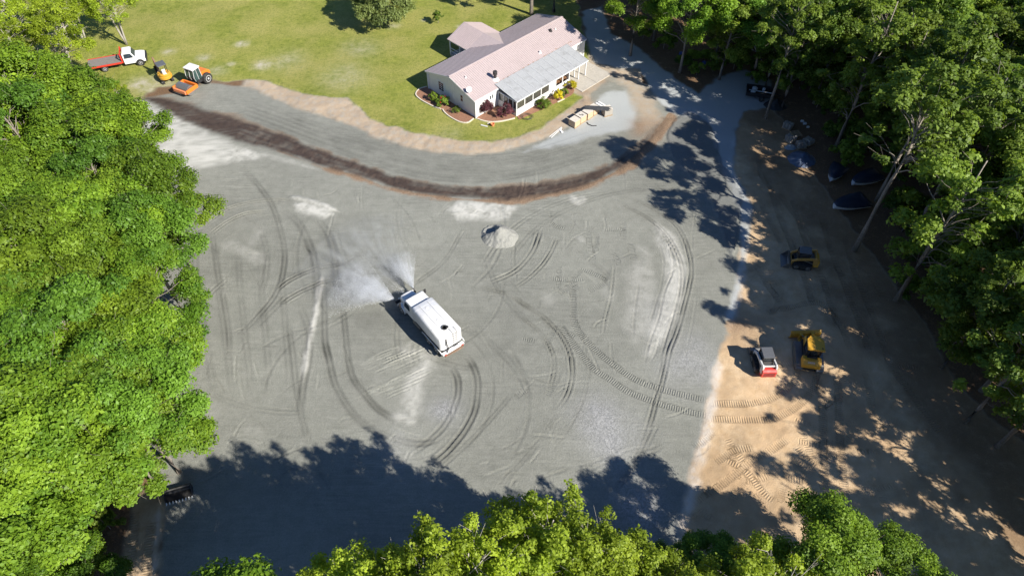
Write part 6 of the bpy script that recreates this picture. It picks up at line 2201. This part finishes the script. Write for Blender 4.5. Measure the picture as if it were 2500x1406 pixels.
# ================================================================== WATER SPRAY
def spray(label, origin, mid_az, spread, reach, n, density, seed, rise=0.5, expo=1.3):
    """a fan of mist: closed body filled with thin water vapour, plus the drops themselves"""
    rs = np.random.RandomState(seed)
    t = thing('water_spray', label, 'water spray', origin, mid_az)
    mid_az = 0.0
    # body: fan in plan, thin at the nozzle, thicker outwards
    mb = MB()
    nr, na = 7, 9
    rings = []
    for i in range(nr):
        r = reach * (0.02 + 0.98 * i / (nr - 1))
        f = i / (nr - 1)
        th = 0.06 + 0.75 * f ** .8
        zc = 0.25 * math.sin(f * 2.4) + rise * f * .35 - .35 * f * f
        top = [(r * math.cos(mid_az + spread * (k / (na - 1) - .5)), r * math.sin(mid_az + spread * (k / (na - 1) - .5)), zc + th * (.35 + .65 * math.sin(math.pi * (k + .6) / (na + .2)))) for k in range(na)]
        bot = [(x, y, max(zc - th * .5, -origin[2] + .06)) for x, y, z in top][::-1]
        rings.append(top + bot)
    mb.loft(rings)
    m, nt, out = nodes_of('mist_' + str(seed))
    tc = nt.nodes.new('ShaderNodeTexCoord').outputs['Object']
    ln_ = nt.nodes.new('ShaderNodeVectorMath')
    ln_.operation = 'LENGTH'
    nt.links.new(tc, ln_.inputs[0])
    rad = mth(nt, 'DIVIDE', ln_.outputs['Value'], reach)
    sp = nt.nodes.new('ShaderNodeSeparateXYZ')
    nt.links.new(tc, sp.inputs[0])
    ang = mth(nt, 'ARCTAN2', sp.outputs[1], sp.outputs[0])
    cv = nt.nodes.new('ShaderNodeCombineXYZ')
    nt.links.new(mth(nt, 'MULTIPLY', ang, 9.0), cv.inputs[0])
    nt.links.new(mth(nt, 'MULTIPLY', rad, 1.6), cv.inputs[1])
    streak_ = noise(nt, cv.outputs[0], 1.3, 4, .6)
    puff = noise(nt, tc, 1.1, 4, .6)
    fall = mth(nt, 'POWER', mth(nt, 'MAXIMUM', mth(nt, 'SUBTRACT', 1.0, rad), 0.0), expo)
    edge_ = mth(nt, 'SUBTRACT', 1.0, mth(nt, 'POWER', mth(nt, 'MINIMUM', mth(nt, 'DIVIDE', mth(nt, 'ABSOLUTE', mth(nt, 'ADD', ang, mth(nt, 'MULTIPLY', mth(nt, 'SUBTRACT', puff, 0.5), 0.5))), spread / 2), 1.0), 3.0))
    fall = mth(nt, 'MULTIPLY', fall, edge_)
    d = mth(nt, 'MULTIPLY', fall, mth(nt, 'MULTIPLY', ramp(nt, streak_, .22, .72), ramp(nt, puff, .22, .68)))
    pv = nt.nodes.new('ShaderNodeVolumePrincipled')
    pv.inputs['Color'].default_value = (.95, .97, 1, 1)
    pv.inputs['Anisotropy'].default_value = 0.1
    nt.links.new(mth(nt, 'MULTIPLY', d, density), pv.inputs['Density'])
    nt.links.new(pv.outputs[0], out.inputs['Volume'])
    tag(mb.build('mist', m, t), kind='stuff')
    # drops
    f = rs.rand(n) ** 1.5
    a = mid_az + spread * np.clip(rs.normal(0, .27, n), -.5, .5)
    r = reach * .85 * f
    zc = 0.35 * np.sin(f * 2.2) + rise * f * .3 - .35 * f * f
    P = np.stack([r * np.cos(a), r * np.sin(a), np.maximum(zc + rs.normal(0, .03 + .28 * f), -origin[2] + .08)], 1)
    dirv = np.stack([np.cos(a), np.sin(a), .3 - .8 * f], 1)
    sd = np.stack([-np.sin(a), np.cos(a), 0 * a], 1)
    l = (0.02 + .05 * rs.rand(n))[:, None]
    w2 = (0.006 + .010 * rs.rand(n))[:, None]
    up = np.array([0, 0, 1.0])
    V = np.stack([P - dirv * l, P + sd * w2, P + dirv * l, P - sd * w2, P + up * w2], 1)
    Fq = np.array([[0, 1, 4], [1, 2, 4], [2, 3, 4], [3, 0, 4], [0, 2, 1], [0, 3, 2]])
    F = (np.arange(n)[:, None, None] * 5 + Fq[None]).reshape(-1, 3)
    me = np_mesh('droplets', V.reshape(-1, 3), F)
    o = link_mesh('droplets', me, WATERDROP, t)
    tag(o, kind='stuff')
    return t
m, nt, out = nodes_of('water_drop')
p = nt.nodes.new('ShaderNodeBsdfPrincipled')
p.inputs['Base Color'].default_value = (.9, .93, .95, 1)
p.inputs['Roughness'].default_value = .15
p.inputs['Transmission Weight'].default_value = .25
p.inputs['IOR'].default_value = 1.33
nt.links.new(p.outputs[0], out.inputs[0])
WATERDROP = m
trk = Matrix.Translation((-7.8, 41.0, 0)) @ Matrix.Rotation(math.atan2(0.784, -0.62), 4, 'Z')
nl, nr_ = trk @ Vector((4.55, 1.1, .9)), trk @ Vector((4.55, -1.1, .9))
spray('broad fan of white water spray leaving the truck nozzle on the driver side', nl, R(162), R(76), 7.6, 7000, 8.0, 5, .9, 1.7)
spray('narrow plume of white water spray leaving the truck nozzle on the far side', nr_, R(116), R(48), 5.8, 3500, 7.0, 6, .8, 1.7)
spray('thin drifting veil of mist ahead of the water truck', trk @ Vector((4.6, 0, 1.0)), R(138), R(96), 12.0, 500, 1.1, 7, 1.2, 0.8)
